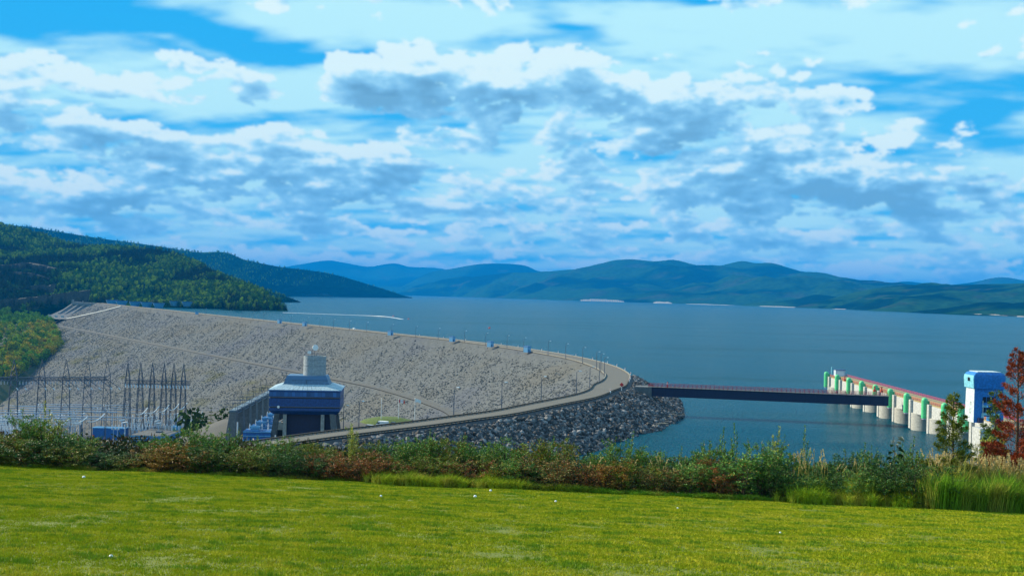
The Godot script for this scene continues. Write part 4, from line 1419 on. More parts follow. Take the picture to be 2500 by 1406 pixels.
func intake() -> void:
	var t := thing("intake_structure", "long concrete intake pier deck with round piers and green vent pipes", "intake")
	var z0 := -386.0
	var z1 := -640.0
	var a := Vector3(intake_x(z0) + 2.0, 0, z0)
	var b := Vector3(intake_x(z1) + 2.0, 0, z1)
	var d := (b - a).normalized()
	var out := Vector3(-d.z, 0, d.x) * (1 if -d.z < 0 else -1)      # towards the dam
	if out.x > 0:
		out = -out
	var bs := Basis(out, Vector3.UP, out.cross(Vector3.UP))
	var ln := a.distance_to(b)
	var mid := (a + b) / 2
	var mb := MB.new()
	mb.box(mid - out * 5.0 + Vector3(0, 11.5, 0), Vector3(10.6, 0.9, ln), bs)
	obj("deck", mb.mesh(), M.deck, t)
	for k in 10:
		var z := -632.0 + 23.1 * k + 11.5
		mb = MB.new()
		var p := Vector3(intake_x(z) + 2.0, 0, z)
		mb.box(p + Vector3(0, 8.8, 0), Vector3(1.0, 5.2, 21.4), bs)
		obj("fascia_panel", mb.mesh(), M.pale_concrete, t)
	for k in 10:
		var z := -632.0 + 23.1 * k
		var p := Vector3(intake_x(z) + 2.0, 0, z + 1.2)
		var pier := MB.new()
		pier.lathe(p + Vector3(3.9, -4, 4.0), [Vector2(5.5, 0), Vector2(5.5, 5.0), Vector2(5.46, 5.05), Vector2(5.5, 5.1), Vector2(5.5, 10.1), Vector2(5.35, 10.3), Vector2(0.02, 10.35)], 28)
		pier.box(p + Vector3(8.6, 3.2, 4.0), Vector3(9, 14.4, 9.6), bs)
		obj("pier", pier.mesh(), M.pier, t)
		mb = MB.new()
		mb.box(p + Vector3(0, 5.6, 1.4), Vector3(3.4, 12.6, 2.2), bs)
		obj("buttress", mb.mesh(), M.pale_concrete, t)
		# vent pipe with a domed head and a collar at its foot
		mb = MB.new()
		mb.lathe(Vector3(intake_x(z), 5.9, z - 0.3), [Vector2(0.02, 0), Vector2(1.32, 0), Vector2(1.32, 7.4), Vector2(1.22, 7.95), Vector2(0.95, 8.4), Vector2(0.5, 8.66), Vector2(0.02, 8.75)], 18)
		var pipe := obj("vent_pipe", mb.mesh(), M.green, t)
		mb = MB.new()
		mb.lathe(Vector3(intake_x(z), 5.3, z - 0.3), [Vector2(0.9, 0), Vector2(1.1, 0.1), Vector2(1.1, 0.65)], 14)
		obj("collar", mb.mesh(), M.galvanised, pipe)
		mb = MB.new()
		mb.box(Vector3(intake_x(z) + 1.35, 12.4, z - 0.3), Vector3(0.9, 1.7, 1.1))
		obj("bracket", mb.mesh(), M.green, pipe)
	for s in [[0.3, "orange_rail"], [-9.9, "red_rail"]]:
		mb = MB.new()
		for k in 104:
			mb.box(a.lerp(b, k / 103.0) + out * s[0] + Vector3(0, 12.55, 0), Vector3(0.1, 1.2, 0.1), bs)
		for y in [12.35, 12.75, 13.15]:
			mb.box(mid + out * s[0] + Vector3(0, y, 0), Vector3(0.1, 0.1, ln), bs)
		obj("railing", mb.mesh(), M[s[1]], t)
	for s in [-2.6, -7.4]:
		mb = MB.new()
		mb.box(mid + out * s + Vector3(0, 12.02, 0), Vector3(0.3, 0.16, ln), bs)
		obj("crane_rail", mb.mesh(), M.steel, t)
	# things at the far end of the deck
	var cab := thing("deck_cabin", "pale grey flat cabin at the far end of the intake deck", "cabin", Vector3(189.5, 11.3, -636.0))
	mb = MB.new()
	mb.box(Vector3(0, 2.1, 0), Vector3(5.4, 4.2, 4.0))
	obj("wall", mb.mesh(), mat(0.42, 0.52, 0.62, 0.5), cab)
	mb = MB.new()
	mb.box(Vector3(0, 2.0, 2.03), Vector3(3.9, 2.9, 0.06))
	obj("panel", mb.mesh(), M.porcelain, cab)
	mb = MB.new()
	mb.box(Vector3(0, 4.3, 0), Vector3(5.8, 0.25, 4.4))
	obj("roof", mb.mesh(), M.blue, cab)
	mb = MB.new()
	mb.tube(Vector3.ZERO, Vector3(0, 6.4, 0), 0.38, 0.38, 8)
	var post := obj("white_mast", mb.mesh(), M.crane_cyan)
	post.position = Vector3(183.3, 11.1, -630.0)
	tag(post, "short pale blue mast beside the cabin at the intake's far end", "mast")
	# small machines on the deck behind the bridge end
	for k in 3:
		mb = MB.new()
		mb.box(Vector3(0, 0.5, 0), Vector3(1.2, 1.0, 1.2))
		mb.tube(Vector3(0, 1, 0), Vector3(0, 2.4, 0), 0.35, 0.28, 8)
		mb.box(Vector3(0, 2.5, 0), Vector3(1.2, 0.3, 0.5))
		var o := obj("hoist_winch", mb.mesh(), M.orange_rail)
		o.position = [Vector3(174.6, 12.0, -529.1), Vector3(176.6, 12.0, -525.1), Vector3(180.7, 12.0, -596.7)][k]
		tag(o, ["orange hoist on the intake deck behind the bridge end, left of two", "orange hoist on the intake deck behind the bridge end, right of two", "dark orange hoist on the deck near the far cabin"][k], "hoist")


func crane() -> void:
	var t := thing("gantry_crane", "tall blue and white gantry crane house straddling the near intake deck", "crane", Vector3(171.9, CREST + 0.1, -402.0), 0.0)
	t.scale = Vector3(0.78, 1.0, 0.88)
	# legs towards the dam and towards the lake, with a portal between
	var mb := MB.new()
	mb.frustum(Vector3(-4.0, 0, 0), Vector2(3.8, 9.0), Vector2(3.2, 8.4), 12.2)
	obj("left_leg", mb.mesh(), M.crane_blue, t)
	mb = MB.new()
	mb.frustum(Vector3(-5.95, 0, 0), Vector2(0.16, 8.8), Vector2(0.16, 8.2), 12.1, Basis.IDENTITY, Vector2(0.3, 0))
	obj("side_cladding", mb.mesh(), M.crane_white, t)
	mb = MB.new()
	mb.frustum(Vector3(6.0, 0, 0), Vector2(3.6, 9.0), Vector2(3.2, 8.4), 12.2)
	obj("right_leg", mb.mesh(), M.crane_blue, t)
	mb = MB.new()
	mb.box(Vector3(1.6, 9.9, 0), Vector3(8.6, 4.6, 8.2))
	mb.box(Vector3(1.6, 7.0, 0), Vector3(8.6, 1.5, 8.0))
	mb.box(Vector3(1.6, 3.6, 1.6), Vector3(8.6, 3.0, 2.6))
	obj("portal", mb.mesh(), M.crane_blue, t)
	# trapezoid windows of the portal
	for r in [[8.3, 2.0, 6.2, 7.0], [4.7, 1.7, 6.6, 7.0]]:
		mb = MB.new()
		var y0: float = r[0] - r[1] / 2
		var y1: float = r[0] + r[1] / 2
		mb.hexa([Vector3(1.4 - r[3] / 2, y0, 4.0), Vector3(1.4 - r[3] / 2, y0, 4.22), Vector3(1.4 + r[3] / 2, y0, 4.22), Vector3(1.4 + r[3] / 2, y0, 4.0), Vector3(1.4 - r[2] / 2, y1, 4.0), Vector3(1.4 - r[2] / 2, y1, 4.22), Vector3(1.4 + r[2] / 2, y1, 4.22), Vector3(1.4 + r[2] / 2, y1, 4.0)])
		var w := obj("window", mb.mesh(), M.glass, t)
		for q in [-0.25, 0.1, 0.38]:
			mb = MB.new()
			mb.box(Vector3(1.4 + q * r[2], r[0], 4.24), Vector3(0.14, r[1], 0.06))
			obj("glazing_bar", mb.mesh(), M.crane_blue, w)
	mb = MB.new()
	mb.box(Vector3(1.7, 3.1, 4.4), Vector3(8.4, 0.7, 0.6))
	mb.box(Vector3(-2.0, 1.4, 4.4), Vector3(1.2, 3.0, 0.6))
	obj("sill_frame", mb.mesh(), M.crane_cyan, t)
	# upper house: a rounded hood that overhangs the legs
	mb = MB.new()
	var ring := []
	var w2 := 6.9
	var prof := [Vector2(0, 6.6), Vector2(3.6, 6.9), Vector2(5.0, 6.7), Vector2(5.6, 6.0), Vector2(5.9, 5.0)]
	for q in prof.size() - 1:
		var p0: Vector2 = prof[q]
		var p1: Vector2 = prof[q + 1]
		mb.col = Color(1, 1, 1)
		mb.frustum(Vector3(1.0, 12.2 + p0.x, 0), Vector2(p0.y * 2 + 0.6, 10.2 - (6.9 - p0.y) * 1.2), Vector2(p1.y * 2 + 0.6, 10.2 - (6.9 - p1.y) * 1.2), p1.x - p0.x)
	obj("hood", mb.mesh(), M.crane_blue, t)
	mb = MB.new()
	mb.frustum(Vector3(-6.16, 12.3, 0), Vector2(0.3, 9.4), Vector2(0.3, 9.6), 3.4, Basis.IDENTITY, Vector2(-0.3, 0))
	mb.frustum(Vector3(-6.46, 15.72, 0), Vector2(0.3, 9.6), Vector2(0.3, 9.3), 1.25, Basis.IDENTITY, Vector2(0.2, 0))
	obj("hood_end", mb.mesh(), M.crane_cyan, t)
	mb = MB.new()
	mb.box(Vector3(1.0, 18.2, 0), Vector3(10.8, 0.2, 8.2))
	obj("roof", mb.mesh(), M.crane_white, t)
	for k in 3:
		mb = MB.new()
		mb.box(Vector3(-6.66, 15.4, -0.4 + k * 0.8), Vector3(0.16, 1.3, 0.55))
		obj("vent", mb.mesh(), M.glass, t)
	mb = MB.new()
	for y in [6.3, 4.2]:
		mb.box(Vector3(-5.86 - (0.0 if y > 5 else 0.06), y, 0.4), Vector3(0.1, 1.7, 0.2))
		mb.box(Vector3(-5.86 - (0.0 if y > 5 else 0.06), y, 1.5), Vector3(0.1, 1.7, 0.2))
	mb.box(Vector3(-5.86, 7.2, 0.95), Vector3(0.1, 0.2, 1.3))
	mb.box(Vector3(-5.96, 3.3, 0.95), Vector3(0.1, 0.2, 1.3))
	obj("emblem", mb.mesh(), M.grey_concrete, t)
	mb = MB.new()
	mb.tube(Vector3(-1.9, 0.2, 4.8), Vector3(-1.9, 8.0, 4.6), 0.16, 0.16, 6)
	obj("drain_pipe", mb.mesh(), M.crane_white, t)
	mb = MB.new()
	mb.box(Vector3(-3.2, 0.9, 5.2), Vector3(2.4, 1.8, 1.6))
	obj("bogie", mb.mesh(), M.navy, t)
	var drum := MB.new()
	drum.lathe(Vector3.ZERO, [Vector2(1.3, 0), Vector2(1.3, 4.8), Vector2(0.9, 5.6), Vector2(0.02, 5.9)], 14)
	var o := obj("green_tank", drum.mesh(), M.green)
	o.position = Vector3(166.8, CREST - 1.0, -408.0)
	tag(o, "green vertical vessel half hidden beside the white crane leg", "tank")
	# bank end wall of the intake
	var wl := MB.new()
	wl.box(Vector3(177.6, 4.9, -393.5), Vector3(22.6, 11.8, 7))
	tag(obj("bank_wall", wl.mesh(), M.pale_concrete), "white concrete end wall where the intake meets the bank behind the trees", "wall")


# ------------------------------------------------------------------ control building and yards
func control_building() -> void:
	var t := thing("control_building", "dark blue control building on concrete legs with a round concrete tower", "building", Vector3(-79.7, -5.2, -430.5), 0.086)
	var w := 27.4
	var dp := 22.0
	var zc := -dp / 2
	# three stacked wall bands, each standing out from a dark recess
	var bands := [[17.75, 20.2, 0.0], [14.0, 17.2, 0.0], [12.4, 13.45, -0.05]]
	for b in bands:
		var mb := MB.new()
		mb.box(Vector3(0, (b[0] + b[1]) / 2, zc), Vector3(w + b[2], b[1] - b[0], dp + b[2]))
		obj("wall", mb.mesh(), M.blue, t)
	var mb := MB.new()
	mb.frustum(Vector3(0, 10.9, zc), Vector2(w - 3.0, dp - 3.0), Vector2(w - 0.05, dp - 0.05), 1.5)
	obj("soffit", mb.mesh(), M.blue, t)
	for y in [17.475, 13.725]:
		mb = MB.new()
		mb.box(Vector3(0, y, zc), Vector3(w - 0.7, 0.6, dp - 0.7))
		obj("recess", mb.mesh(), M.black, t)
		mb = MB.new()
		mb.box(Vector3(0, y + 0.2, zc), Vector3(w + 0.24, 0.16, dp + 0.24))
		obj("trim", mb.mesh(), M.trim, t)
	# cladding panels on the top band
	rng.seed = 3
	for k in 19:
		mb = MB.new()
		mb.box(Vector3(-w / 2 + w * (k + 0.5) / 19, 18.85, 0.03), Vector3(w / 19 - 0.12, 1.7, 0.1))
		var g := rng.randf_range(0.8, 1.7)
		obj("panel", mb.mesh(), mat(0.018 * g, 0.085 * g, 0.24 * g, 0.5), t)
	# roof slopes round the penthouse, the front one of separate sheets
	var e := Vector2(w / 2 + 0.35, dp / 2 + 0.35)
	var q := Vector2(9.3, 6.6)
	mb = MB.new()
	mb.box(Vector3(0, 20.25, zc), Vector3(w + 0.7, 0.3, dp + 0.7))
	obj("eave", mb.mesh(), M.bright_blue, t)
	mb = MB.new()
	mb.frustum(Vector3(0, 20.4, zc), Vector2(e.x * 2 - 0.3, e.y * 2 - 0.3), Vector2(q.x * 2, q.y * 2), 1.75)
	obj("roof", mb.mesh(), M.roof_blue, t)
	for k in 15:
		var f0 := (k + 0.04) / 15.0
		var f1 := (k + 0.96) / 15.0
		var lo0 := Vector3(lerpf(-e.x, e.x, f0), 20.44, zc + e.y)
		var lo1 := Vector3(lerpf(-e.x, e.x, f1), 20.44, zc + e.y)
		var hi0 := Vector3(lerpf(-q.x, q.x, f0), 22.22, zc + q.y)
		var hi1 := Vector3(lerpf(-q.x, q.x, f1), 22.22, zc + q.y)
		mb = MB.new()
		var up := Vector3(0, 0.12, 0)
		mb.hexa([lo0, lo1, hi1, hi0, lo0 + up, lo1 + up, hi1 + up, hi0 + up])
		obj("roof_panel", mb.mesh(), M.roof_pale, t)
	for s in [-1, 1]:
		for k in 9:
			var f0 := (k + 0.05) / 9.0
			var f1 := (k + 0.95) / 9.0
			mb = MB.new()
			var lo0 := Vector3(s * e.x, 20.44, zc + lerpf(-e.y, e.y, f0))
			var lo1 := Vector3(s * e.x, 20.44, zc + lerpf(-e.y, e.y, f1))
			var hi0 := Vector3(s * q.x, 22.22, zc + lerpf(-q.y, q.y, f0))
			var hi1 := Vector3(s * q.x, 22.22, zc + lerpf(-q.y, q.y, f1))
			var up := Vector3(0, 0.12, 0)
			mb.hexa([lo0, lo1, hi1, hi0, lo0 + up, lo1 + up, hi1 + up, hi0 + up])
			obj("roof_panel", mb.mesh(), M.roof_pale, t)
	mb = MB.new()
	mb.frustum(Vector3(0, 22.1, zc), Vector2(q.x * 2 - 0.4, q.y * 2 - 0.4), Vector2(q.x * 2 - 2.2, q.y * 2 - 2.2), 2.0)
	obj("penthouse", mb.mesh(), M.roof_blue, t)
	mb = MB.new()
	mb.frustum(Vector3(0, 24.1, zc), Vector2(q.x * 2 - 1.9, q.y * 2 - 1.9), Vector2(q.x * 2 - 3.4, q.y * 2 - 3.4), 1.5)
	obj("penthouse_roof", mb.mesh(), mat(0.055, 0.14, 0.27, 0.5), t)
	mb = MB.new()
	mb.box(Vector3(0, 23.1, zc + q.y - 0.7), Vector3(0.12, 1.8, 0.9))
	obj("seam", mb.mesh(), M.steel, t)
	# round concrete tower
	var tower := MB.new()
	tower.lathe(Vector3(2.6, 25.3, zc), [Vector2(4.45, 0), Vector2(4.45, 3.85), Vector2(4.3, 3.9), Vector2(4.3, 4.05), Vector2(4.45, 4.1), Vector2(4.45, 6.4), Vector2(4.32, 6.45), Vector2(4.32, 6.6), Vector2(4.45, 6.65), Vector2(4.45, 7.9), Vector2(4.1, 7.9), Vector2(4.1, 7.2), Vector2(0.02, 7.2)], 36)
	var tw := obj("concrete_tower", tower.mesh(), mat(0.36, 0.42, 0.46, 0.85, M.concrete.albedo_texture, 5), t)
	mb = MB.new()
	for k in 18:
		var a := TAU * k / 18
		var b := TAU * (k + 1) / 18
		var p0 := Vector3(2.6 + cos(a) * 4.2, 33.2, zc + sin(a) * 4.2)
		var p1 := Vector3(2.6 + cos(b) * 4.2, 33.2, zc + sin(b) * 4.2)
		mb.tube(p0, p0 + Vector3(0, 1.0, 0), 0.05, 0.05, 4)
		mb.tube(p0 + Vector3(0, 1.0, 0), p1 + Vector3(0, 1.0, 0), 0.05, 0.05, 4)
	obj("railing", mb.mesh(), M.steel, tw)
	mb = MB.new()
	for x in [-0.2, 1.0]:
		mb.tube(Vector3(1.6 + x, 32.5, zc + 2.4), Vector3(1.9 + x * 0.6, 37.2, zc + 2.2), 0.1, 0.08, 5)
	for k in 5:
		mb.tube(Vector3(1.4, 33.2 + k * 0.8, zc + 2.4), Vector3(2.6, 33.7 + k * 0.8, zc + 2.3), 0.06, 0.06, 4)
	obj("mast", mb.mesh(), M.steel, tw)
	for s in [[Vector3(0.7, 34.7, zc + 3.1), 0.75, 0.3], [Vector3(2.7, 36.7, zc + 2.7), 1.15, 0.9]]:
		mb = MB.new()
		var dir := Vector3(0.35 if s[2] > 0.5 else -0.15, 0.05, 1).normalized()
		mb.tube(s[0], s[0] + dir * s[2], s[1] * 0.9, s[1], 18)
		obj("dish", mb.mesh(), M.white, tw)
	mb = MB.new()
	mb.tube(Vector3(-10.0, 13.9, 0.1), Vector3(-10.0, 13.9, 0.45), 0.35, 0.52, 16)
	obj("wall_dish", mb.mesh(), M.white, t)
	# legs, columns, core
	for s in [-1, 1]:
		for z in [-1.6, -dp + 1.6]:
			mb = MB.new()
			mb.frustum(Vector3(s * 12.5, -3, z), Vector2(2.4, 3.0), Vector2(1.9, 2.4), 14.2, Basis.IDENTITY, Vector2(-s * 1.9, 0))
			obj("leg", mb.mesh(), M.grey_concrete if s > 0 else M.roof_grey, t)
	for x in [-7.7, 6.9]:
		mb = MB.new()
		mb.box(Vector3(x, 4.0, -2.4), Vector3(1.35, 14.0, 1.6))
		obj("column", mb.mesh(), M.concrete, t)
	mb = MB.new()
	mb.box(Vector3(1.4, 4.0, -11.5), Vector3(19.5, 14.2, 14.0))
	obj("core_wall", mb.mesh(), M.navy, t)
	mb = MB.new()
	mb.box(Vector3(-9.9, 6.1, -4.0), Vector3(2.9, 2.8, 4.0))
	mb.box(Vector3(-11.0, 2.0, -5.0), Vector3(0.6, 5.6, 4.0))
	obj("stair_block", mb.mesh(), M.concrete, t)
	mb = MB.new()
	mb.box(Vector3(-9.6, 2.2, -4.6), Vector3(2.0, 4.6, 0.3))
	obj("door", mb.mesh(), M.black, t)
	mb = MB.new()
	mb.box(Vector3(-9.2, 8.2, -3.6), Vector3(1.9, 0.35, 1.2), Basis(Vector3.BACK, 0.5))
	mb.box(Vector3(-9.9, 7.7, -3.0), Vector3(1.5, 0.3, 1.2))
	obj("duct", mb.mesh(), M.porcelain, t)


func transformer_row() -> void:
	var walls := ["nearest", "second", "third", "fourth", "fifth", "farthest"]
	var first: Node3D
	for k in 6:
		var at := Vector3(-108.3 - k * 0.7, -6.0, -432.0 - k * 14.5)
		var label: String = "tall grey concrete fire wall left of the blue building, %s of six" % walls[k]
		if k == 0:
			first = thing("fire_wall", label, "wall", at, 0.05, "concrete fire walls beside the transformers")
			var mb := MB.new()
			mb.frustum(Vector3.ZERO, Vector2(4.2, 5.6), Vector2(2.2, 4.2), 12.2, Basis.IDENTITY, Vector2(0.7, 0))
			obj("wall", mb.mesh(), M.grey_concrete, first)
			mb = MB.new()
			mb.box(Vector3(0.7, 12.5, -5.0), Vector3(2.6, 0.7, 14.4))
			mb.box(Vector3(1.4, 11.3, -7.2), Vector3(0.5, 0.5, 10.0))
			obj("beam", mb.mesh(), mat(0.1, 0.15, 0.2, 0.6), first)
			mb = MB.new()
			for s in [-1, 1]:
				mb.tube(Vector3(0.7 + s * 0.8, 12.8, 0), Vector3(0.7, 19.2, 0), 0.1, 0.06, 4)
			for y in [14.0, 15.3, 16.6]:
				mb.tube(Vector3(-2.6, y, 0), Vector3(4.0, y, 0), 0.09, 0.09, 4)
			for x in [-2.4, -0.8, 2.2, 3.8]:
				mb.tube(Vector3(x, 14.0, 0), Vector3(x, 12.9, 0.2), 0.12, 0.12, 5)
			obj("line_arm", mb.mesh(), M.steel, first)
		else:
			again(first, at, 0.05, label)
	for k in 5:
		var at := Vector3(-97.6 - k * 0.9, -5.6, -429.0 - k * 14.5)
		var label: String = "blue power transformer with pale blue ledges, %s in the row beside the building" % ["nearest", "second", "third", "fourth", "farthest"][k]
		if k == 0:
			first = thing("transformer", label, "transformer", at, 0.06, "blue transformers in a row")
			var mb := MB.new()
			mb.box(Vector3(0, 2.4, -3.5), Vector3(10.4, 4.8, 8.0))
			obj("tank", mb.mesh(), M.bright_blue, first)
			for y in [1.3, 2.9, 4.5]:
				mb = MB.new()
				mb.box(Vector3(0.1, y, 0.62), Vector3(10.7, 0.3, 0.7))
				obj("ledge", mb.mesh(), M.sky_blue, first)
			mb = MB.new()
			mb.box(Vector3(-1.2, 6.0, -2.6), Vector3(4.0, 0.9, 2.4))
			mb.box(Vector3(-1.2, 5.2, -2.6), Vector3(3.0, 0.9, 1.8))
			obj("conservator", mb.mesh(), M.sky_blue, first)
			for x in [-3.6, 1.2, 3.6]:
				mb = MB.new()
				mb.lathe(Vector3(x, 4.8, -4.5), [Vector2(0.3, 0), Vector2(0.22, 0.4), Vector2(0.34, 0.6), Vector2(0.2, 1.0), Vector2(0.3, 1.2), Vector2(0.12, 2.4)], 8)
				obj("bushing", mb.mesh(), M.porcelain, first)
		else:
			again(first, at, 0.06, label)
	var mb := MB.new()
	for k in 2:
		mb.tube(Vector3(k * 14.0, 0, -k * 3.0), Vector3(k * 14.0, 9.0 - k * 5.0, -k * 3.0), 0.3, 0.25, 8)
	var o := obj("white_post", mb.mesh(), M.porcelain)
	o.position = Vector3(-104.0, -6.0, -424.0)
	tag(o, "white posts standing before the nearest blue transformer", "post")
	mb = MB.new()
	mb.box(Vector3(0, 2.0, 0), Vector3(8, 4.4, 9))
	mb.box(Vector3(0, 4.3, 0), Vector3(8.6, 0.4, 9.6))
	o = obj("blue_hut", mb.mesh(), M.bright_blue)
	o.position = Vector3(-121.5, -12.0, -470.0)
	tag(o, "small blue hut half hidden left of the nearest concrete fire wall", "hut")
	mb = MB.new()
	for k in 6:
		mb.frustum(Vector3(-k * 1.2, 0, -k * 9.0), Vector2(1.6, 8.4), Vector2(1.2, 8.4), 9.0 - k * 0.2)
	mb.box(Vector3(-3, 9.6, -22), Vector3(1.0, 0.8, 52))
	o = obj("cable_duct_wall", mb.mesh(), M.concrete)
	o.position = Vector3(-131.0, -20.0, -462.0)
	tag(o, "low pale concrete wall with a rail on it behind the hedge left of the hut", "wall")


func brace(mb: MB, a0: Vector3, a1: Vector3, b0: Vector3, b1: Vector3, n: int, r: float) -> void:
	for k in n:
		var f := float(k) / n
		var g := float(k + 1) / n
		mb.tube(a0.lerp(a1, f), b0.lerp(b1, g), r, r, 3, false)
		mb.tube(b0.lerp(b1, f), a0.lerp(a1, g), r, r, 3, false)
		mb.tube(a0.lerp(a1, g), b0.lerp(b1, g), r, r, 3, false)


# a lattice tower: four splayed legs to the beam, a spire above
func gantry_tower(label: String, at: Vector3, foot: float, head: float, turn: float, group: String) -> Node3D:
	var t := thing("gantry_tower", label, "pylon", at, turn, group)
	var hb := 38.0
	for k in 4:
		var s := Vector2(-1 if k % 2 else 1, -1 if k > 1 else 1)
		var mb := MB.new()
		mb.tube(Vector3(s.x * foot / 2, 0, s.y * foot / 2), Vector3(s.x * head / 2, hb, s.y * head / 2), 0.25, 0.21, 4, false)
		obj("leg", mb.mesh(), M.steel, t)
	var mb := MB.new()
	for k in 4:
		var p := [Vector3(1, 0, 1), Vector3(1, 0, -1), Vector3(-1, 0, -1), Vector3(-1, 0, 1)]
		var a: Vector3 = p[k]
		var b: Vector3 = p[(k + 1) % 4]
		brace(mb, a * foot / 2, a * head / 2 + Vector3(0, hb, 0), b * foot / 2, b * head / 2 + Vector3(0, hb, 0), 6, 0.085)
	obj("bracing", mb.mesh(), M.steel, t)
	mb = MB.new()
	var tip := Vector3(0, 48, 0)
	for k in 4:
		var p := [Vector3(1, 0, 1), Vector3(1, 0, -1), Vector3(-1, 0, -1), Vector3(-1, 0, 1)]
		var a: Vector3 = p[k] * head / 2 + Vector3(0, hb, 0)
		var b: Vector3 = p[(k + 1) % 4] * head / 2 + Vector3(0, hb, 0)
		mb.tube(a, tip, 0.22, 0.12, 4, false)
		for q in 3:
			var f := (q + 0.0) / 3.5
			mb.tube(a.lerp(tip, f), b.lerp(tip, f + 0.28), 0.08, 0.08, 3, false)
	obj("spire", mb.mesh(), M.steel, t)
	return t


func lattice_beam(mb: MB, a: Vector3, b: Vector3, deep: float) -> void:
	var d := (b - a).normalized()
	var s := d.cross(Vector3.UP).normalized() * deep / 2
	var u := Vector3(0, deep, 0)
	for o in [s, -s, s + u, -s + u]:
		mb.tube(a + o, b + o, 0.17, 0.17, 4, false)
	var n := int(a.distance_to(b) / (deep * 1.1)) + 1
	brace(mb, a + s, b + s, a + s + u, b + s + u, n, 0.08)
	brace(mb, a - s, b - s, a - s + u, b - s + u, n, 0.08)
	brace(mb, a + s, b + s, a - s, b - s, n, 0.07)


func insulator(mb: MB, a: Vector3, b: Vector3) -> void:
	for k in 4:
		mb.tube(a.lerp(b, k / 4.0), a.lerp(b, (k + 0.6) / 4.0), 0.34, 0.34, 6)
	mb.tube(a, b, 0.08, 0.08, 4, false)


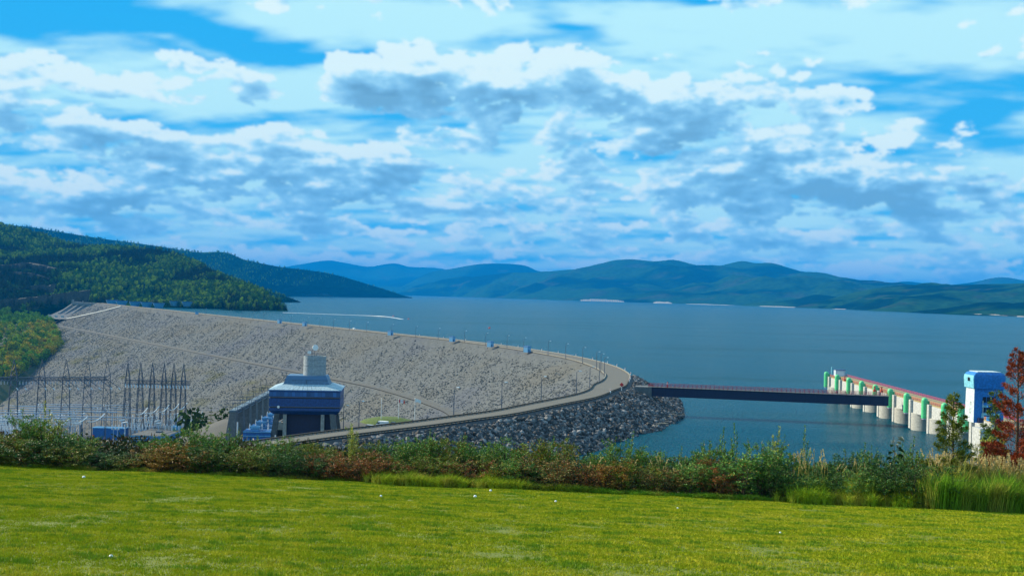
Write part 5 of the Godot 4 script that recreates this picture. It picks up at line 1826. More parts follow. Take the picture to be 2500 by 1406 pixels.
func switchyard() -> void:
	# left row of five, each with its own beam and two arms
	var tips := [Vector3(-291.6, 9.5, -650.0), Vector3(-276.8, 10.6, -650.0), Vector3(-264.1, 10.4, -650.0), Vector3(-252.8, 10.0, -650.0), Vector3(-242.5, 9.7, -650.0)]
	var first: Node3D
	for k in 5:
		var label: String = "lattice gantry tower with insulator arms, %s of the left row of five" % ["leftmost", "second", "middle", "fourth", "rightmost"][k]
		var at := Vector3(tips[k].x, -38, -650 - k * 4.0)
		if k == 0:
			first = gantry_tower(label, at, 6.2, 3.4, 0.35, "left row of gantry towers")
			var mb := MB.new()
			lattice_beam(mb, Vector3(0, 35.5, 0), Vector3(-12.5, 35.5, 3.5), 1.9)
			obj("beam", mb.mesh(), M.steel, first)
			for z in [0.0, 1.0]:
				mb = MB.new()
				mb.tube(Vector3(-4.5 * z, 36, 0), Vector3(6.5 - 4.5 * z, 31.5, 6.0), 0.28, 0.18, 4)
				var arm := obj("arm", mb.mesh(), M.steel, first)
				mb = MB.new()
				insulator(mb, Vector3(6.5 - 4.5 * z, 31.4, 6.0), Vector3(7.5 - 4.5 * z, 30.2, 6.8))
				obj("insulator", mb.mesh(), M.porcelain, arm)
			mb = MB.new()
			for q in 7:
				insulator(mb, Vector3(-1.5 - q * 1.7, 35.4, 0.4 + q * 0.45), Vector3(-1.5 - q * 1.7, 33.0, 0.4 + q * 0.45))
			obj("insulator_string", mb.mesh(), M.galvanised, first)
		else:
			again(first, at, 0.35, label)
	# right row of six, joined by one straight beam
	tips = [Vector3(-224.7, 9.6, -650.0), Vector3(-217.1, 10.3, -650.0), Vector3(-210.2, 10.0, -650.0), Vector3(-203.3, 9.5, -650.0), Vector3(-197.6, 9.4, -650.0), Vector3(-191.9, 9.2, -650.0)]
	for k in 6:
		var label: String = "slender lattice gantry tower, %s of the right row of six joined by a beam" % ["leftmost", "second", "third", "fourth", "fifth", "rightmost"][k]
		var at := Vector3(tips[k].x, -38, -650)
		if k == 0:
			first = gantry_tower(label, at, 4.6, 2.2, 0.1, "right row of gantry towers")
		else:
			again(first, at, 0.1, label)
	var bm := thing("gantry_beam", "blue-grey lattice beam joining the right row of gantry towers", "beam", Vector3(tips[0].x, -3.0, -650))
	var mb := MB.new()
	lattice_beam(mb, Vector3.ZERO, Vector3(tips[5].x - tips[0].x + 4.0, 0, 0), 2.2)
	obj("truss", mb.mesh(), M.steel, bm)
	for k in 22:
		mb = MB.new()
		var x := -1.0 + k * 1.75
		insulator(mb, Vector3(x, -0.1, 0.8), Vector3(x + 0.8, -2.2, 2.2))
		obj("insulator", mb.mesh(), M.porcelain, bm)
	# post insulators, breakers and bus pipes between the towers
	rng.seed = 29
	var support: Node3D
	var breaker: Node3D
	for k in 225:
		var at := Vector3(-308.0 + (k % 25) * 4.9 + rng.randf_range(-0.8, 0.8), -38, -606.0 - int(k / 25) * 9.5 + rng.randf_range(-1, 1))
		if at.x > -254 and at.x < -228 and at.z > -680:
			continue
		if at.x > -228 and at.z > -632:
			continue
		if k % 4 == 1:
			var label: String = "pale blue circuit breaker column in the switchyard, %s bay from the left, %s row" % [ORD[k % 25], ORD[k / 25]]
			if breaker == null:
				breaker = thing("circuit_breaker", label, "breaker", at, 0, "circuit breakers in the switchyard")
				mb = MB.new()
				mb.box(Vector3(0, 3.0, 0), Vector3(1.0, 6.0, 0.9))
				obj("stand", mb.mesh(), M.roof_blue, breaker)
				mb = MB.new()
				for q in 5:
					mb.lathe(Vector3(0, 6.0 + q * 1.5, 0), [Vector2(0.3, 0), Vector2(0.5, 0.3), Vector2(0.3, 0.6), Vector2(0.46, 1.0), Vector2(0.3, 1.5)], 8)
				obj("column", mb.mesh(), M.galvanised, breaker)
				mb = MB.new()
				mb.tube(Vector3(-1.5, 13.8, 0), Vector3(1.5, 14.4, 0), 0.4, 0.4, 8)
				obj("head", mb.mesh(), M.porcelain, breaker)
			else:
				again(breaker, at, rng.randf_range(-0.3, 0.3), label)
		else:
			var label: String = "steel bus support with white insulators, %s bay from the left, %s row of the switchyard" % [ORD[k % 25], ORD[k / 25]]
			if support == null:
				support = thing("bus_support", label, "support", at, 0, "bus supports in the switchyard")
				mb = MB.new()
				mb.tube(Vector3(-1.2, 0, 0), Vector3(-1.2, 12.0, 0), 0.2, 0.2, 5, false)
				mb.tube(Vector3(1.2, 0, 0), Vector3(1.2, 12.0, 0), 0.2, 0.2, 5, false)
				mb.box(Vector3(0, 12.1, 0), Vector3(4.4, 0.4, 0.5))
				mb.tube(Vector3(-1.2, 5, 0), Vector3(1.2, 9, 0), 0.1, 0.1, 4, false)
				obj("frame", mb.mesh(), M.galvanised, support)
				for x in [-2.0, 0.0, 2.0]:
					mb = MB.new()
					insulator(mb, Vector3(x, 12.3, 0), Vector3(x, 15.6, 0))
					obj("insulator", mb.mesh(), M.porcelain, support)
			else:
				again(support, at, rng.randf_range(-0.4, 0.4), label)
			if rng.randf() < 0.35:
				support.get_parent().get_child(-1).scale.y = rng.randf_range(0.7, 1.25)
	for k in 14:
		mb = MB.new()
		var z := -614.0 - (k % 7) * 12.5
		var y: float = -38.0 + [15.8, 17.5][k / 7]
		var x0 := -310.0 + rng.randf_range(0, 20)
		mb.tube(Vector3(0, 0, 0), Vector3(rng.randf_range(55, 85), 0.6, 0), 0.24, 0.24, 6)
		var o := obj("bus_pipe", mb.mesh(), M.galvanised)
		o.position = Vector3(x0, y, z)
		o.set_meta("group", "bus pipes over the switchyard")
		tag(o, "pale %s bus pipe over the %s row of the switchyard counted from the hedge" % [["lower", "upper"][k / 7], ORD[k % 7]], "pipe", "bus pipes over the switchyard")
	# drooping conductors, pale against the yard
	var ends := [[Vector3(-229.4, -16.6, -560.0), Vector3(-230.6, -15.9, -580.0)], [Vector3(-222.2, -15.6, -560.0), Vector3(-223.1, -15.4, -585.0)], [Vector3(-213.5, -14.9, -560.0), Vector3(-219.3, -15.2, -600.0)], [Vector3(-206.0, -16.4, -610.0), Vector3(-209.2, -15.9, -640.0)], [Vector3(-199.7, -15.4, -610.0), Vector3(-204.1, -15.4, -645.0)], [Vector3(-193.4, -14.6, -610.0), Vector3(-200.0, -15.1, -650.0)], [Vector3(-189.4, -13.9, -615.0), Vector3(-195.7, -14.7, -655.0)], [Vector3(-186.1, -13.8, -620.0), Vector3(-192.3, -14.7, -660.0)]]
	for k in ends.size():
		mb = MB.new()
		var p := []
		for q in 9:
			var f := q / 8.0
			p.append(ends[k][0].lerp(ends[k][1], f) - Vector3(0, sin(f * PI) * 1.6, 0))
		mb.path(p, 0.26, 0.26, 5)
		tag(obj("drooping_conductor", mb.mesh(), M.porcelain), "white drooping conductor in the switchyard, %s from the left" % ORD[k], "conductor", "drooping conductors")
	# sheds
	var sh := thing("blue_shed", "long bright blue shed with a ribbed pale roof in the switchyard", "shed", Vector3(-231.7, -34.7, -640.0), -0.06)
	mb = MB.new()
	mb.box(Vector3(0, 3.1, -3.2), Vector3(18.6, 6.6, 6.4))
	obj("wall", mb.mesh(), M.bright_blue, sh)
	for k in 14:
		mb = MB.new()
		mb.frustum(Vector3(-9.1 + k * 1.4, 6.4, -3.2), Vector2(1.1, 6.8), Vector2(0.9, 6.6), 0.4)
		obj("roof_rib", mb.mesh(), M.sky_blue, sh)
	mb = MB.new()
	mb.box(Vector3(-8.6, 1.2, 0.4), Vector3(0.9, 2.6, 0.8))
	obj("red_cabinet", mb.mesh(), M.red, sh)
	var bd := thing("flat_roofed_building", "dark blue building with a flat grey roof and pale blue fascia stripe", "building", Vector3(-198.8, -34.3, -610.0), -0.05)
	mb = MB.new()
	mb.box(Vector3(0, 2.6, -17), Vector3(19.6, 7.6, 34))
	obj("wall", mb.mesh(), M.bright_blue, bd)
	mb = MB.new()
	mb.box(Vector3(0, 5.0, -17), Vector3(20.4, 0.4, 34.8))
	mb.box(Vector3(0, 6.05, -17), Vector3(20.6, 0.5, 35.0))
	obj("fascia", mb.mesh(), M.sky_blue, bd)
	mb = MB.new()
	mb.box(Vector3(0, 6.4, -17), Vector3(20.0, 0.3, 34.4))
	obj("roof", mb.mesh(), M.roof_grey, bd)
	mb = MB.new()
	mb.box(Vector3(5.5, 7.6, -28), Vector3(4.4, 2.4, 4.0))
	obj("roof_vent", mb.mesh(), M.sky_blue, bd)
	mb = MB.new()
	mb.box(Vector3(1.0, 6.9, -14), Vector3(3.0, 0.8, 3.0))
	obj("hatch", mb.mesh(), M.steel, bd)
	# thin dark lamp pole in front
	mb = MB.new()
	mb.tube(Vector3.ZERO, Vector3(0, 18.5, 0), 0.22, 0.16, 6)
	var o := obj("yard_pole", mb.mesh(), M.steel)
	o.position = Vector3(-204.0, -27.6, -560.0)
	tag(o, "thin dark pole standing in front of the long blue shed", "pole")
	var mm := MB.new()
	mm.frustum(Vector3(0, 0, 0), Vector2(1.6, 1.2), Vector2(1.3, 0.9), 1.7)
	o = obj("red_cabinet", mm.mesh(), M.red)
	o.position = Vector3(-233.1, -30.4, -600.0)
	tag(o, "small red cabinet at the hedge's edge left of the blue shed", "cabinet")
	var ys := MB.new()
	for k in 7:
		ys.tube(Vector3(k * 13.0, 0, rng.randf_range(-20, 20)), Vector3(k * 13.0, rng.randf_range(24, 29), 0), 0.2, 0.1, 5)
	# lightning masts one by one
	var spots := [Vector3(-293.3, -14.1, -640.0), Vector3(-313.4, -5.0, -760.0), Vector3(-254.4, -11.2, -700.0), Vector3(-233.9, -12.2, -640.0), Vector3(-246.1, -12.7, -690.0), Vector3(-255.6, -14.2, -720.0)]
	for k in spots.size():
		mb = MB.new()
		mb.tube(Vector3(0, 0, 0), Vector3(0, absf(spots[k].y + 38.0), 0), 0.2, 0.09, 5)
		o = obj("lightning_mast", mb.mesh(), M.steel)
		o.position = Vector3(spots[k].x, -38, spots[k].z)
		tag(o, "thin dark lightning mast in the switchyard, %s from the left" % ORD[[0, 1, 3, 2, 4, 5][k]], "mast", "lightning masts")


func plateau_things() -> void:
	var mb := MB.new()
	mb.lathe(Vector3.ZERO, [Vector2(15.5, -3), Vector2(14.4, 1.6), Vector2(11.0, 3.6), Vector2(6.0, 4.7), Vector2(0.02, 5.1)], 28)
	var o := struct("grass_mound", mb.mesh(), mat(0.085, 0.14, 0.012, 0.9, M.earth.albedo_texture, 4))
	o.position = Vector3(-55.5, -7.8, -505.0)
	var spots := [Vector3(-57.8, -4.5, -500.0), Vector3(-50.2, -4.6, -502.0), Vector3(-43.0, -4.6, -504.0)]
	var tops := [10.4, 10.4, 10.6]
	for k in 3:
		var t := thing("flagpole", ["white flagpole without a flag, left of three on the grass mound", "white flagpole flying a red and white flag, middle of three", "white flagpole with a white flag, right of three on the mound"][k], "flagpole", spots[k], 0, "flagpoles on the grass mound")
		mb = MB.new()
		mb.tube(Vector3(0, -3, 0), Vector3(0, tops[k], 0), 0.17, 0.1, 8)
		mb.lathe(Vector3(0, tops[k], 0), [Vector2(0.02, 0), Vector2(0.18, 0.15), Vector2(0.02, 0.32)], 8)
		obj("pole", mb.mesh(), M.white, t)
		if k == 0:
			continue
		var folds := []
		for q in 9:
			folds.append(Vector3(0.1 + q * 0.33, -0.02 * q * q * 0.5, sin(q * 1.1) * 0.22))
		for band in ([[0, 2], [2, 6], [6, 8]] if k == 1 else [[0, 8]]):
			mb = MB.new()
			for q in range(band[0], band[1]):
				var a: Vector3 = folds[q] + Vector3(0, tops[k] - 0.1, 0)
				var b: Vector3 = folds[q + 1] + Vector3(0, tops[k] - 0.1, 0)
				mb.quad(a, b, b - Vector3(0, 1.5, 0), a - Vector3(0, 1.5, 0))
			obj("flag", mb.mesh(), M.red if k == 1 and band[0] != 2 else M.white, t)
		if k == 1:
			mb = MB.new()
			var mid: Vector3 = folds[4] + Vector3(0, tops[k] - 0.85, 0.03)
			var tips := [0.55, 0.2, 0.5, 0.2, 0.42, 0.15, 0.42, 0.2, 0.5, 0.2]
			for q in 10:
				var a0 := TAU * q / 10 + PI / 2
				var a1 := TAU * (q + 1) / 10 + PI / 2
				mb.tri(mid, mid + Vector3(cos(a1) * tips[(q + 1) % 10], sin(a1) * tips[(q + 1) % 10], 0), mid + Vector3(cos(a0) * tips[q], sin(a0) * tips[q], 0))
			obj("leaf_emblem", mb.mesh(), M.red, t)
	vehicle("white_van", "white box van parked in front of the grass mound", Vector3(-55.6, -5.0, -484.4), 1.2, "van")
	vehicle("parked_car", "pale car parked left of the white van by the grass mound", Vector3(-60.3, -5.0, -477.6), 1.35, "car", mat(0.5, 0.53, 0.55, 0.35))
	vehicle("parked_car", "dark pickup parked right of the white van by the mound", Vector3(-51.0, -5.0, -489.9), 1.3, "pickup", mat(0.03, 0.04, 0.06, 0.3))
	# small trees between the switchyard and the blue building
	var marks := [[Vector3(-146.9, -2.8, -545.0), -24.0, 0], [Vector3(-140.5, -5.8, -540.0), -21.0, 1], [Vector3(-167.6, -11.0, -580.0), -37.0, 2], [Vector3(-156.4, -11.1, -560.0), -30.0, 1]]
	var words := ["tall yellow-green tree standing left of the concrete fire walls", "small green tree just right of the tall yellow-green one", "bushy tree at the right end of the switchyard", "low green tree between the switchyard and the tall yellow-green one"]
	for k in marks.size():
		var at: Vector3 = marks[k][0]
		var h: float = at.y - marks[k][1]
		var t := thing("yard_tree", words[k], "tree", Vector3(at.x, marks[k][1], at.z))
		var parts: Array = trees.broad[k % 4] if marks[k][2] != 0 else trees.fir[2]
		obj("crown", parts[0], tinted(0.13, 0.15, 0.02) if marks[k][2] == 0 else tinted(0.05, 0.085, 0.02), t)
		obj("trunk", parts[1], M.bark, t)
		t.scale = Vector3(h * (0.8 if marks[k][2] == 0 else 0.9), h, h * 0.8)


func lake_things() -> void:
	var line := [Vector3(-533.5, 1.2, -2579.7), Vector3(-459.2, 1.2, -2538.8), Vector3(-387.2, 1.2, -2499.3), Vector3(-317.4, 1.2, -2460.9), Vector3(-275.8, 1.2, -2415.9), Vector3(-213.8, 1.2, -2194.2)]
	var mb := MB.new()
	var p := resampled(line, 60)
	for k in 59:
		mb.tube(p[k], p[k].lerp(p[k + 1], 0.92), 0.8, 0.8, 6)
	tag(obj("log_boom", mb.mesh(), M.porcelain), "long pale log boom floating on the lake behind the dam", "boom")
	var spots := [Vector3(-265.9, 0.0, -2490.2), Vector3(-209.6, 0.0, -2253.7), Vector3(-34.6, 0.0, -1775.3)]
	var first: Node3D
	for k in 3:
		var label: String = ["red buoy on the lake, left of the pair by the log boom's end", "red buoy on the lake, right of the pair by the log boom's end", "lone red buoy on the lake above the middle of the dam"][k]
		if k == 0:
			first = thing("buoy", label, "buoy", spots[k], 0, "red buoys on the lake")
			mb = MB.new()
			mb.lathe(Vector3(0, -0.6, 0), [Vector2(0.02, 0), Vector2(1.6, 0.5), Vector2(1.7, 1.6), Vector2(1.2, 2.5), Vector2(0.02, 2.9)], 12)
			obj("float", mb.mesh(), M.red, first)
			mb = MB.new()
			mb.tube(Vector3(0, 2.2, 0), Vector3(0, 3.8, 0), 0.35, 0.2, 6)
			obj("topmark", mb.mesh(), M.steel, first)
		else:
			again(first, spots[k], 0.0, label)
	# driftwood at the tip of the causeway
	rng.seed = 37
	for k in 9:
		var at: Vector3 = Vector3(75.4, 0.5, -512.9).lerp(Vector3(57.9, 0.6, -449.5), maxf(k - 1, 0) / 8.0) + Vector3(rng.randf_range(-1, 1), rng.randf_range(0.2, 1.0), rng.randf_range(-1, 1))
		if k == 0:
			at = Vector3(79.6, 0.2, -513.0)
		mb = MB.new()
		mb.tube(Vector3(-2.6 - k * 0.1, 0, 0), Vector3(2.4, 0.3, 0.4), 0.22, 0.12, 6)
		mb.tube(Vector3(0.6, 0.1, 0.1), Vector3(1.6, 0.9, -0.3), 0.1, 0.05, 5)
		var o := obj("driftwood_log", mb.mesh(), M.wood)
		o.position = at
		o.rotation = Vector3(0, 0.2 if k == 0 else rng.randf() * 3.1, rng.randf_range(-0.15, 0.15) if k else 0.0)
		tag(o, "grey driftwood log floating out from the causeway's tip" if k == 0 else "bleached driftwood log on the causeway's waterline, %s from the tip" % ORD[k - 1], "log", "" if k == 0 else "driftwood at the causeway's tip")


# ------------------------------------------------------------------ the lawn and its border
func lawn() -> void:
	var rows := []
	for r in 60:
		var d := lerpf(-12.0, 33.6, r / 59.0)
		var row := []
		for k in 70:
			var x := lerpf(-46, 46, k / 69.0)
			row.append(Vector3(x, lawn_height(x, d) + fbm.get_noise_2d(x * 0.25, d * 0.25) * 0.05 * clampf(d / 10.0, 0, 1), -d))
		rows.append(row)
	struct("lawn", sheet(rows), M.lawn_soil)
	rng.seed = 51
	var tufts := []
	for v in 3:
		var mb := MB.new()
		for k in 14:
			var a := rng.randf() * TAU
			var at := Vector3(cos(a), 0, sin(a)) * rng.randf() * 0.07
			var lean := Vector3(rng.randf_range(-0.6, 0.6), 1, rng.randf_range(-0.6, 0.6)).normalized()
			var h := rng.randf_range(0.018, 0.036)
			var s := Vector3(cos(a + 1.3), 0, sin(a + 1.3)) * rng.randf_range(0.003, 0.0055)
			var g := rng.randf_range(0.7, 1.3)
			mb.col = Color(g * rng.randf_range(0.9, 1.15), g, g)
			mb.tri(at - s, at + lean * h, at + s)
		tufts.append(mb.mesh())
	var places := [[], [], []]
	var tints := [[], [], []]
	for n in 240000:
		var d := lerpf(10.0, 33.4, pow(rng.randf(), 0.8))
		var x := rng.randf_range(-1, 1) * (d * 0.5 + 4.0)
		var w := n % 3
		var y := lawn_height(x, d) + fbm.get_noise_2d(x * 0.25, d * 0.25) * 0.05 * clampf(d / 10.0, 0, 1)
		var patch := fbm.get_noise_2d(x * 0.35, d * 0.9 + 20.0)
		var fine := fbm.get_noise_2d(x * 1.6 + 50.0, d * 3.4)
		var c := Color(0.30, 0.355, 0.014).lerp(Color(0.43, 0.425, 0.03), smoothstep(-0.12, 0.36, patch * 0.9 + fine * 0.8))
		var lush := smoothstep(0.24, 0.36, fbm.get_noise_2d(x * 0.8 + 90.0, d * 1.7))
		c = c.lerp(Color(0.11, 0.25, 0.02), lush * 0.75)
		var g := rng.randf_range(0.8, 1.2)
		var s := rng.randf_range(0.8, 1.3) * (1.0 + lush * 0.7)
		places[w].append(Transform3D(Basis(Vector3.UP, rng.randf() * TAU).scaled(Vector3(1.25, s, 1.25)), Vector3(x, y - 0.004, -d)))
		tints[w].append(Color(c.r * g, c.g * g, c.b * g))
	for k in 3:
		tag(many("lawn_grass", tufts[k], M.blade, places[k], tints[k]), "short mown grass covering the sloping lawn", "grass")
	var caps := [Vector3(-10.78, 49.088, -28.14), Vector3(-4.48, 50.915, -12.56), Vector3(-2.96, 49.201, -25.94), Vector3(-0.79, 48.989, -27.26), Vector3(-0.46, 48.581, -30.46), Vector3(1.18, 48.998, -26.87), Vector3(5.03, 49.740, -20.33), Vector3(4.07, 48.997, -26.39)]
	var words := ["alone on the left part of the lawn near the hedge", "alone near the lower left of the lawn", "small, left of the pair near the tall grass", "left of the pair below the tall grass clump", "right of the pair, close under the tall grass", "small, right of the pair near the hedge", "pale speck on the right part of the lawn", "small pale one close to the hedge right of the middle"]
	var first: Node3D
	for k in caps.size():
		var label: String = "white mushroom in the lawn, " + words[k]
		if k == 0:
			first = thing("mushroom", label, "mushroom", caps[k])
			var mb := MB.new()
			mb.lathe(Vector3(0, -0.01, 0), [Vector2(0.014, 0), Vector2(0.011, 0.05)], 8)
			obj("stalk", mb.mesh(), M.white, first)
			mb = MB.new()
			mb.lathe(Vector3(0, 0.035, 0), [Vector2(0.012, 0), Vector2(0.042, 0.004), Vector2(0.036, 0.028), Vector2(0.02, 0.042), Vector2(0.001, 0.046)], 12)
			obj("cap", mb.mesh(), M.white, first)
		else:
			again(first, caps[k], k * 1.0, label)
		var node: Node3D = first if k == 0 else get_child(-1)
		node.scale = Vector3.ONE * [1.0, 0.55, 0.7, 1.0, 0.9, 0.75, 0.5, 0.6][k]


# leaf colours of one kind of shrub, and how often each comes
func leaf_color(kind: int) -> Color:
	var r := rng.randf()
	var g := rng.randf_range(0.9, 2.3)
	var c: Color
	match kind:
		0: c = Color(0.05, 0.125, 0.02) if r < 0.75 else (Color(0.11, 0.18, 0.03) if r < 0.93 else Color(0.2, 0.12, 0.015))
		1: c = Color(0.02, 0.06, 0.012) if r < 0.8 else Color(0.05, 0.1, 0.018)
		2: c = Color(0.085, 0.115, 0.01) if r < 0.6 else (Color(0.055, 0.09, 0.012) if r < 0.85 else Color(0.17, 0.075, 0.012))
		3: c = Color(0.18, 0.05, 0.014) if r < 0.5 else (Color(0.12, 0.07, 0.016) if r < 0.8 else Color(0.065, 0.085, 0.014))
		4: c = Color(0.16, 0.2, 0.025) if r < 0.7 else Color(0.24, 0.21, 0.04)
		5: c = Color(0.17, 0.07, 0.014) if r < 0.5 else (Color(0.16, 0.11, 0.014) if r < 0.8 else Color(0.09, 0.1, 0.012))
		_: c = Color(0.095, 0.085, 0.02) if r < 0.4 else (Color(0.15, 0.065, 0.018) if r < 0.75 else Color(0.055, 0.085, 0.016))
	return Color(c.r * g, c.g * g, c.b * g)


# a shrub one unit high and one wide: stems from the ground, twigs, leaves along them
func shrub_mesh(kind: int, leaves: int, loose: float) -> Array:
	var fol := MB.new()
	var wood := MB.new()
	var twigs := []
	var n_stem := 16
	for k in n_stem:
		var a := rng.randf() * TAU
		var r := sqrt(rng.randf()) * 0.46
		var foot := Vector3(cos(a) * r * 0.45, 0, sin(a) * r * 0.45)
		var h := (1.0 - 0.45 * r * r / 0.21 * rng.randf()) * rng.randf_range(0.7, 1.0)
		var tip := Vector3(cos(a) * r + rng.randf_range(-0.06, 0.06), h, sin(a) * r + rng.randf_range(-0.06, 0.06))
		var mid := foot.lerp(tip, 0.5) + Vector3(rng.randf_range(-0.05, 0.05), 0.06, rng.randf_range(-0.05, 0.05))
		wood.path([foot, mid, tip], 0.008, 0.002, 4)
		twigs.append([mid.lerp(tip, 0.2), tip])
		for q in 9:
			var f := rng.randf_range(0.06, 0.95)
			var s := foot.lerp(mid, f * 2.0) if f < 0.5 else mid.lerp(tip, f * 2.0 - 1.0)
			var b := rng.randf() * TAU
			var e := s + Vector3(cos(b), rng.randf_range(0.0, 1.0), sin(b)).normalized() * rng.randf_range(0.08, 0.22)
			if e.y < 0.02:
				e.y = 0.02
			wood.tube(s, e, 0.003, 0.0012, 3, false)
			twigs.append([s, e])
	var size := 0.034
	for k in leaves:
		var tw: Array = twigs[rng.randi() % twigs.size()]
		var at: Vector3 = tw[0].lerp(tw[1], pow(rng.randf(), 0.7)) + ball() * 0.02 * loose
		var d: Vector3 = (tw[1] - tw[0]).normalized()
		var dir := (d * 0.7 + ball() * 0.9 + Vector3(0, 0.25, 0)).normalized()
		var side := dir.cross(ball()).normalized()
		fol.col = leaf_color(kind)
		leaf_quad(fol, at, dir, side, size * rng.randf_range(0.7, 1.35), size * 0.2)
	return [fol.mesh(), wood.mesh()]


func shrubs() -> void:
	rng.seed = 61
	var kinds := []
	for k in 7:
		var set_ := []
		for v in 2:
			set_.append(shrub_mesh(k, 5200 if k != 4 else 2600, 1.0))
		kinds.append(set_)
	var names := ["green willow shrub", "dark green leafy shrub", "olive green shrub", "russet red-brown shrub", "pale yellow-green shrub", "orange-brown shrub", "dull brownish shrub"]
	# [x, z, height, width, kind], front row first, each row from left to right
	var front := [[-15.75, -33.20, 0.75, 1.84, 1], [-14.90, -33.20, 0.96, 1.84, 2], [-13.91, -33.20, 0.98, 1.84, 1], [-12.99, -33.20, 0.80, 1.72, 2], [-12.18, -33.20, 0.62, 1.48, 1], [-11.41, -33.10, 0.52, 1.35, 2], [-10.61, -33.10, 0.74, 1.72, 5], [-9.85, -33.20, 0.97, 1.72, 5], [-9.11, -33.20, 0.98, 1.48, 1], [-8.37, -33.20, 0.90, 1.60, 2], [-7.57, -33.20, 0.81, 1.48, 2], [-6.77, -33.20, 0.93, 1.48, 1], [-6.02, -33.10, 0.84, 1.47, 1], [-5.22, -33.10, 0.85, 1.59, 3], [-4.42, -33.10, 0.97, 1.59, 3], [-3.75, -33.10, 0.78, 1.35, 3], [-2.85, -33.40, 0.84, 1.61, 2], [-1.93, -33.40, 0.96, 1.61, 2], [-1.11, -33.20, 0.85, 1.48, 3], [-0.31, -33.20, 0.97, 1.60, 2], [0.48, -33.20, 0.98, 1.48, 0], [1.34, -33.10, 1.09, 1.84, 6], [2.26, -33.10, 0.91, 1.35, 3], [3.05, -33.00, 1.01, 1.59, 5], [3.85, -33.00, 1.03, 1.59, 2], [4.64, -33.00, 0.94, 1.47, 6], [5.49, -33.00, 1.16, 1.59, 0], [6.23, -33.00, 1.18, 1.47, 3], [7.05, -32.90, 1.58, 2.07, 0], [7.77, -32.80, 1.39, 1.58, 1], [8.57, -32.60, 0.88, 1.45, 0], [9.45, -32.70, 1.01, 1.57, 1], [10.26, -32.40, 1.09, 1.68, 0], [11.23, -32.30, 1.49, 1.56, 1], [12.02, -32.00, 1.37, 1.66, 1], [12.56, -31.70, 1.05, 1.29, 1], [14.58, -32.00, 0.93, 1.54, 6]]
	var back := [[-15.66, -34.60, 1.23, 1.79, 2], [-14.79, -34.80, 1.77, 1.68, 0], [-14.21, -34.80, 1.48, 1.55, 4], [-13.35, -34.60, 1.18, 1.54, 0], [-11.98, -34.40, 0.48, 1.40, 1], [-10.79, -34.60, 1.13, 1.41, 0], [-10.02, -34.80, 1.47, 1.55, 0], [-9.17, -34.80, 1.39, 1.55, 0], [-8.27, -34.80, 1.11, 1.42, 2], [-7.37, -34.80, 1.23, 1.42, 0], [-6.66, -34.80, 1.24, 1.29, 2], [-5.82, -34.80, 1.06, 1.42, 2], [-4.96, -34.90, 1.59, 0.80, 4], [-4.27, -34.80, 1.19, 1.42, 2], [-3.45, -34.90, 1.42, 1.42, 0], [-2.74, -34.90, 1.54, 1.42, 0], [-1.83, -34.90, 1.56, 1.55, 2], [-1.06, -34.90, 1.47, 1.42, 0], [-0.21, -34.90, 1.49, 1.42, 0], [0.76, -34.90, 1.51, 1.42, 2], [1.66, -34.90, 1.63, 1.55, 2], [2.57, -34.90, 1.25, 1.29, 0], [3.60, -34.90, 1.67, 1.16, 0], [4.12, -34.90, 1.48, 1.29, 0], [4.86, -34.60, 1.26, 1.15, 0], [5.78, -34.80, 1.50, 1.29, 0], [6.49, -34.80, 1.72, 1.42, 0], [8.18, -34.60, 1.93, 1.41, 0], [9.02, -34.60, 1.54, 1.28, 0], [9.73, -34.60, 1.36, 1.15, 0], [10.46, -34.50, 1.56, 1.41, 1], [11.10, -34.50, 1.77, 0.77, 0], [11.58, -34.40, 1.57, 1.40, 1], [12.40, -34.40, 1.89, 0.89, 0], [12.97, -34.20, 1.67, 1.39, 2], [15.28, -34.40, 1.35, 1.91, 2]]
	var low := [[-17.04, -36.50, 0.36, 3.51, 1], [-15.22, -36.50, 0.80, 2.30, 1], [-11.67, -35.20, 0.29, 2.22, 1], [-10.29, -36.50, 1.00, 2.97, 1], [-8.12, -36.50, 0.85, 2.97, 2], [-5.96, -36.50, 0.99, 2.97, 2], [-3.80, -36.50, 1.04, 3.24, 1], [-1.64, -36.50, 1.18, 3.24, 1], [0.66, -36.50, 1.23, 3.24, 2], [2.67, -36.20, 1.13, 2.68, 1], [4.79, -36.00, 1.05, 2.93, 1], [6.92, -36.00, 1.29, 2.93, 1], [9.19, -36.00, 1.24, 2.93, 1], [11.32, -36.00, 1.38, 2.93, 1], [13.18, -35.60, 1.37, 2.90, 1]]
	var protos := {}
	var total := 0
	for set_ in [[front, "in the front row along the lawn"], [back, "in the second row behind the lawn's edge"], [low, "in the dense rear row"]]:
		var i := 0
		for s in set_[0]:
			var kind: int = s[4]
			var v := total % 2
			var label: String = "%s, %s from the left %s" % [names[kind], ORD[i], set_[1]]
			var at := Vector3(s[0], lawn_height(s[0], -s[1]) - 0.03, s[1])
			var key := kind * 2 + v
			var turn := rng.randf() * TAU
			var o: Node3D
			if protos.has(key):
				o = again(protos[key], at, turn, label)
			else:
				o = thing("shrub", label, "shrub", at, turn, "shrubs along the edge of the lawn")
				obj("foliage", kinds[kind][v][0], M.leaf, o)
				obj("stems", kinds[kind][v][1], M.bark, o)
				protos[key] = o
			o.scale = Vector3(s[3] * 1.25, s[2] * 1.06, s[3] * 1.25)
			i += 1
			total += 1
	# low growth that closes the gaps under the shrubs
	var under := MB.new()
	for k in 40:
		var a := rng.randf() * TAU
		under.col = Color.WHITE * rng.randf_range(0.5, 1.3)
		var p := Vector3(cos(a) * rng.randf() * 0.5, pow(rng.randf(), 0.8) * 0.9, sin(a) * rng.randf() * 0.5)
		var d := (ball() + Vector3(0, 0.5, 0)).normalized()
		leaf_quad(under, p, d, d.cross(ball()).normalized(), 0.2, 0.035)
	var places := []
	var tints := []
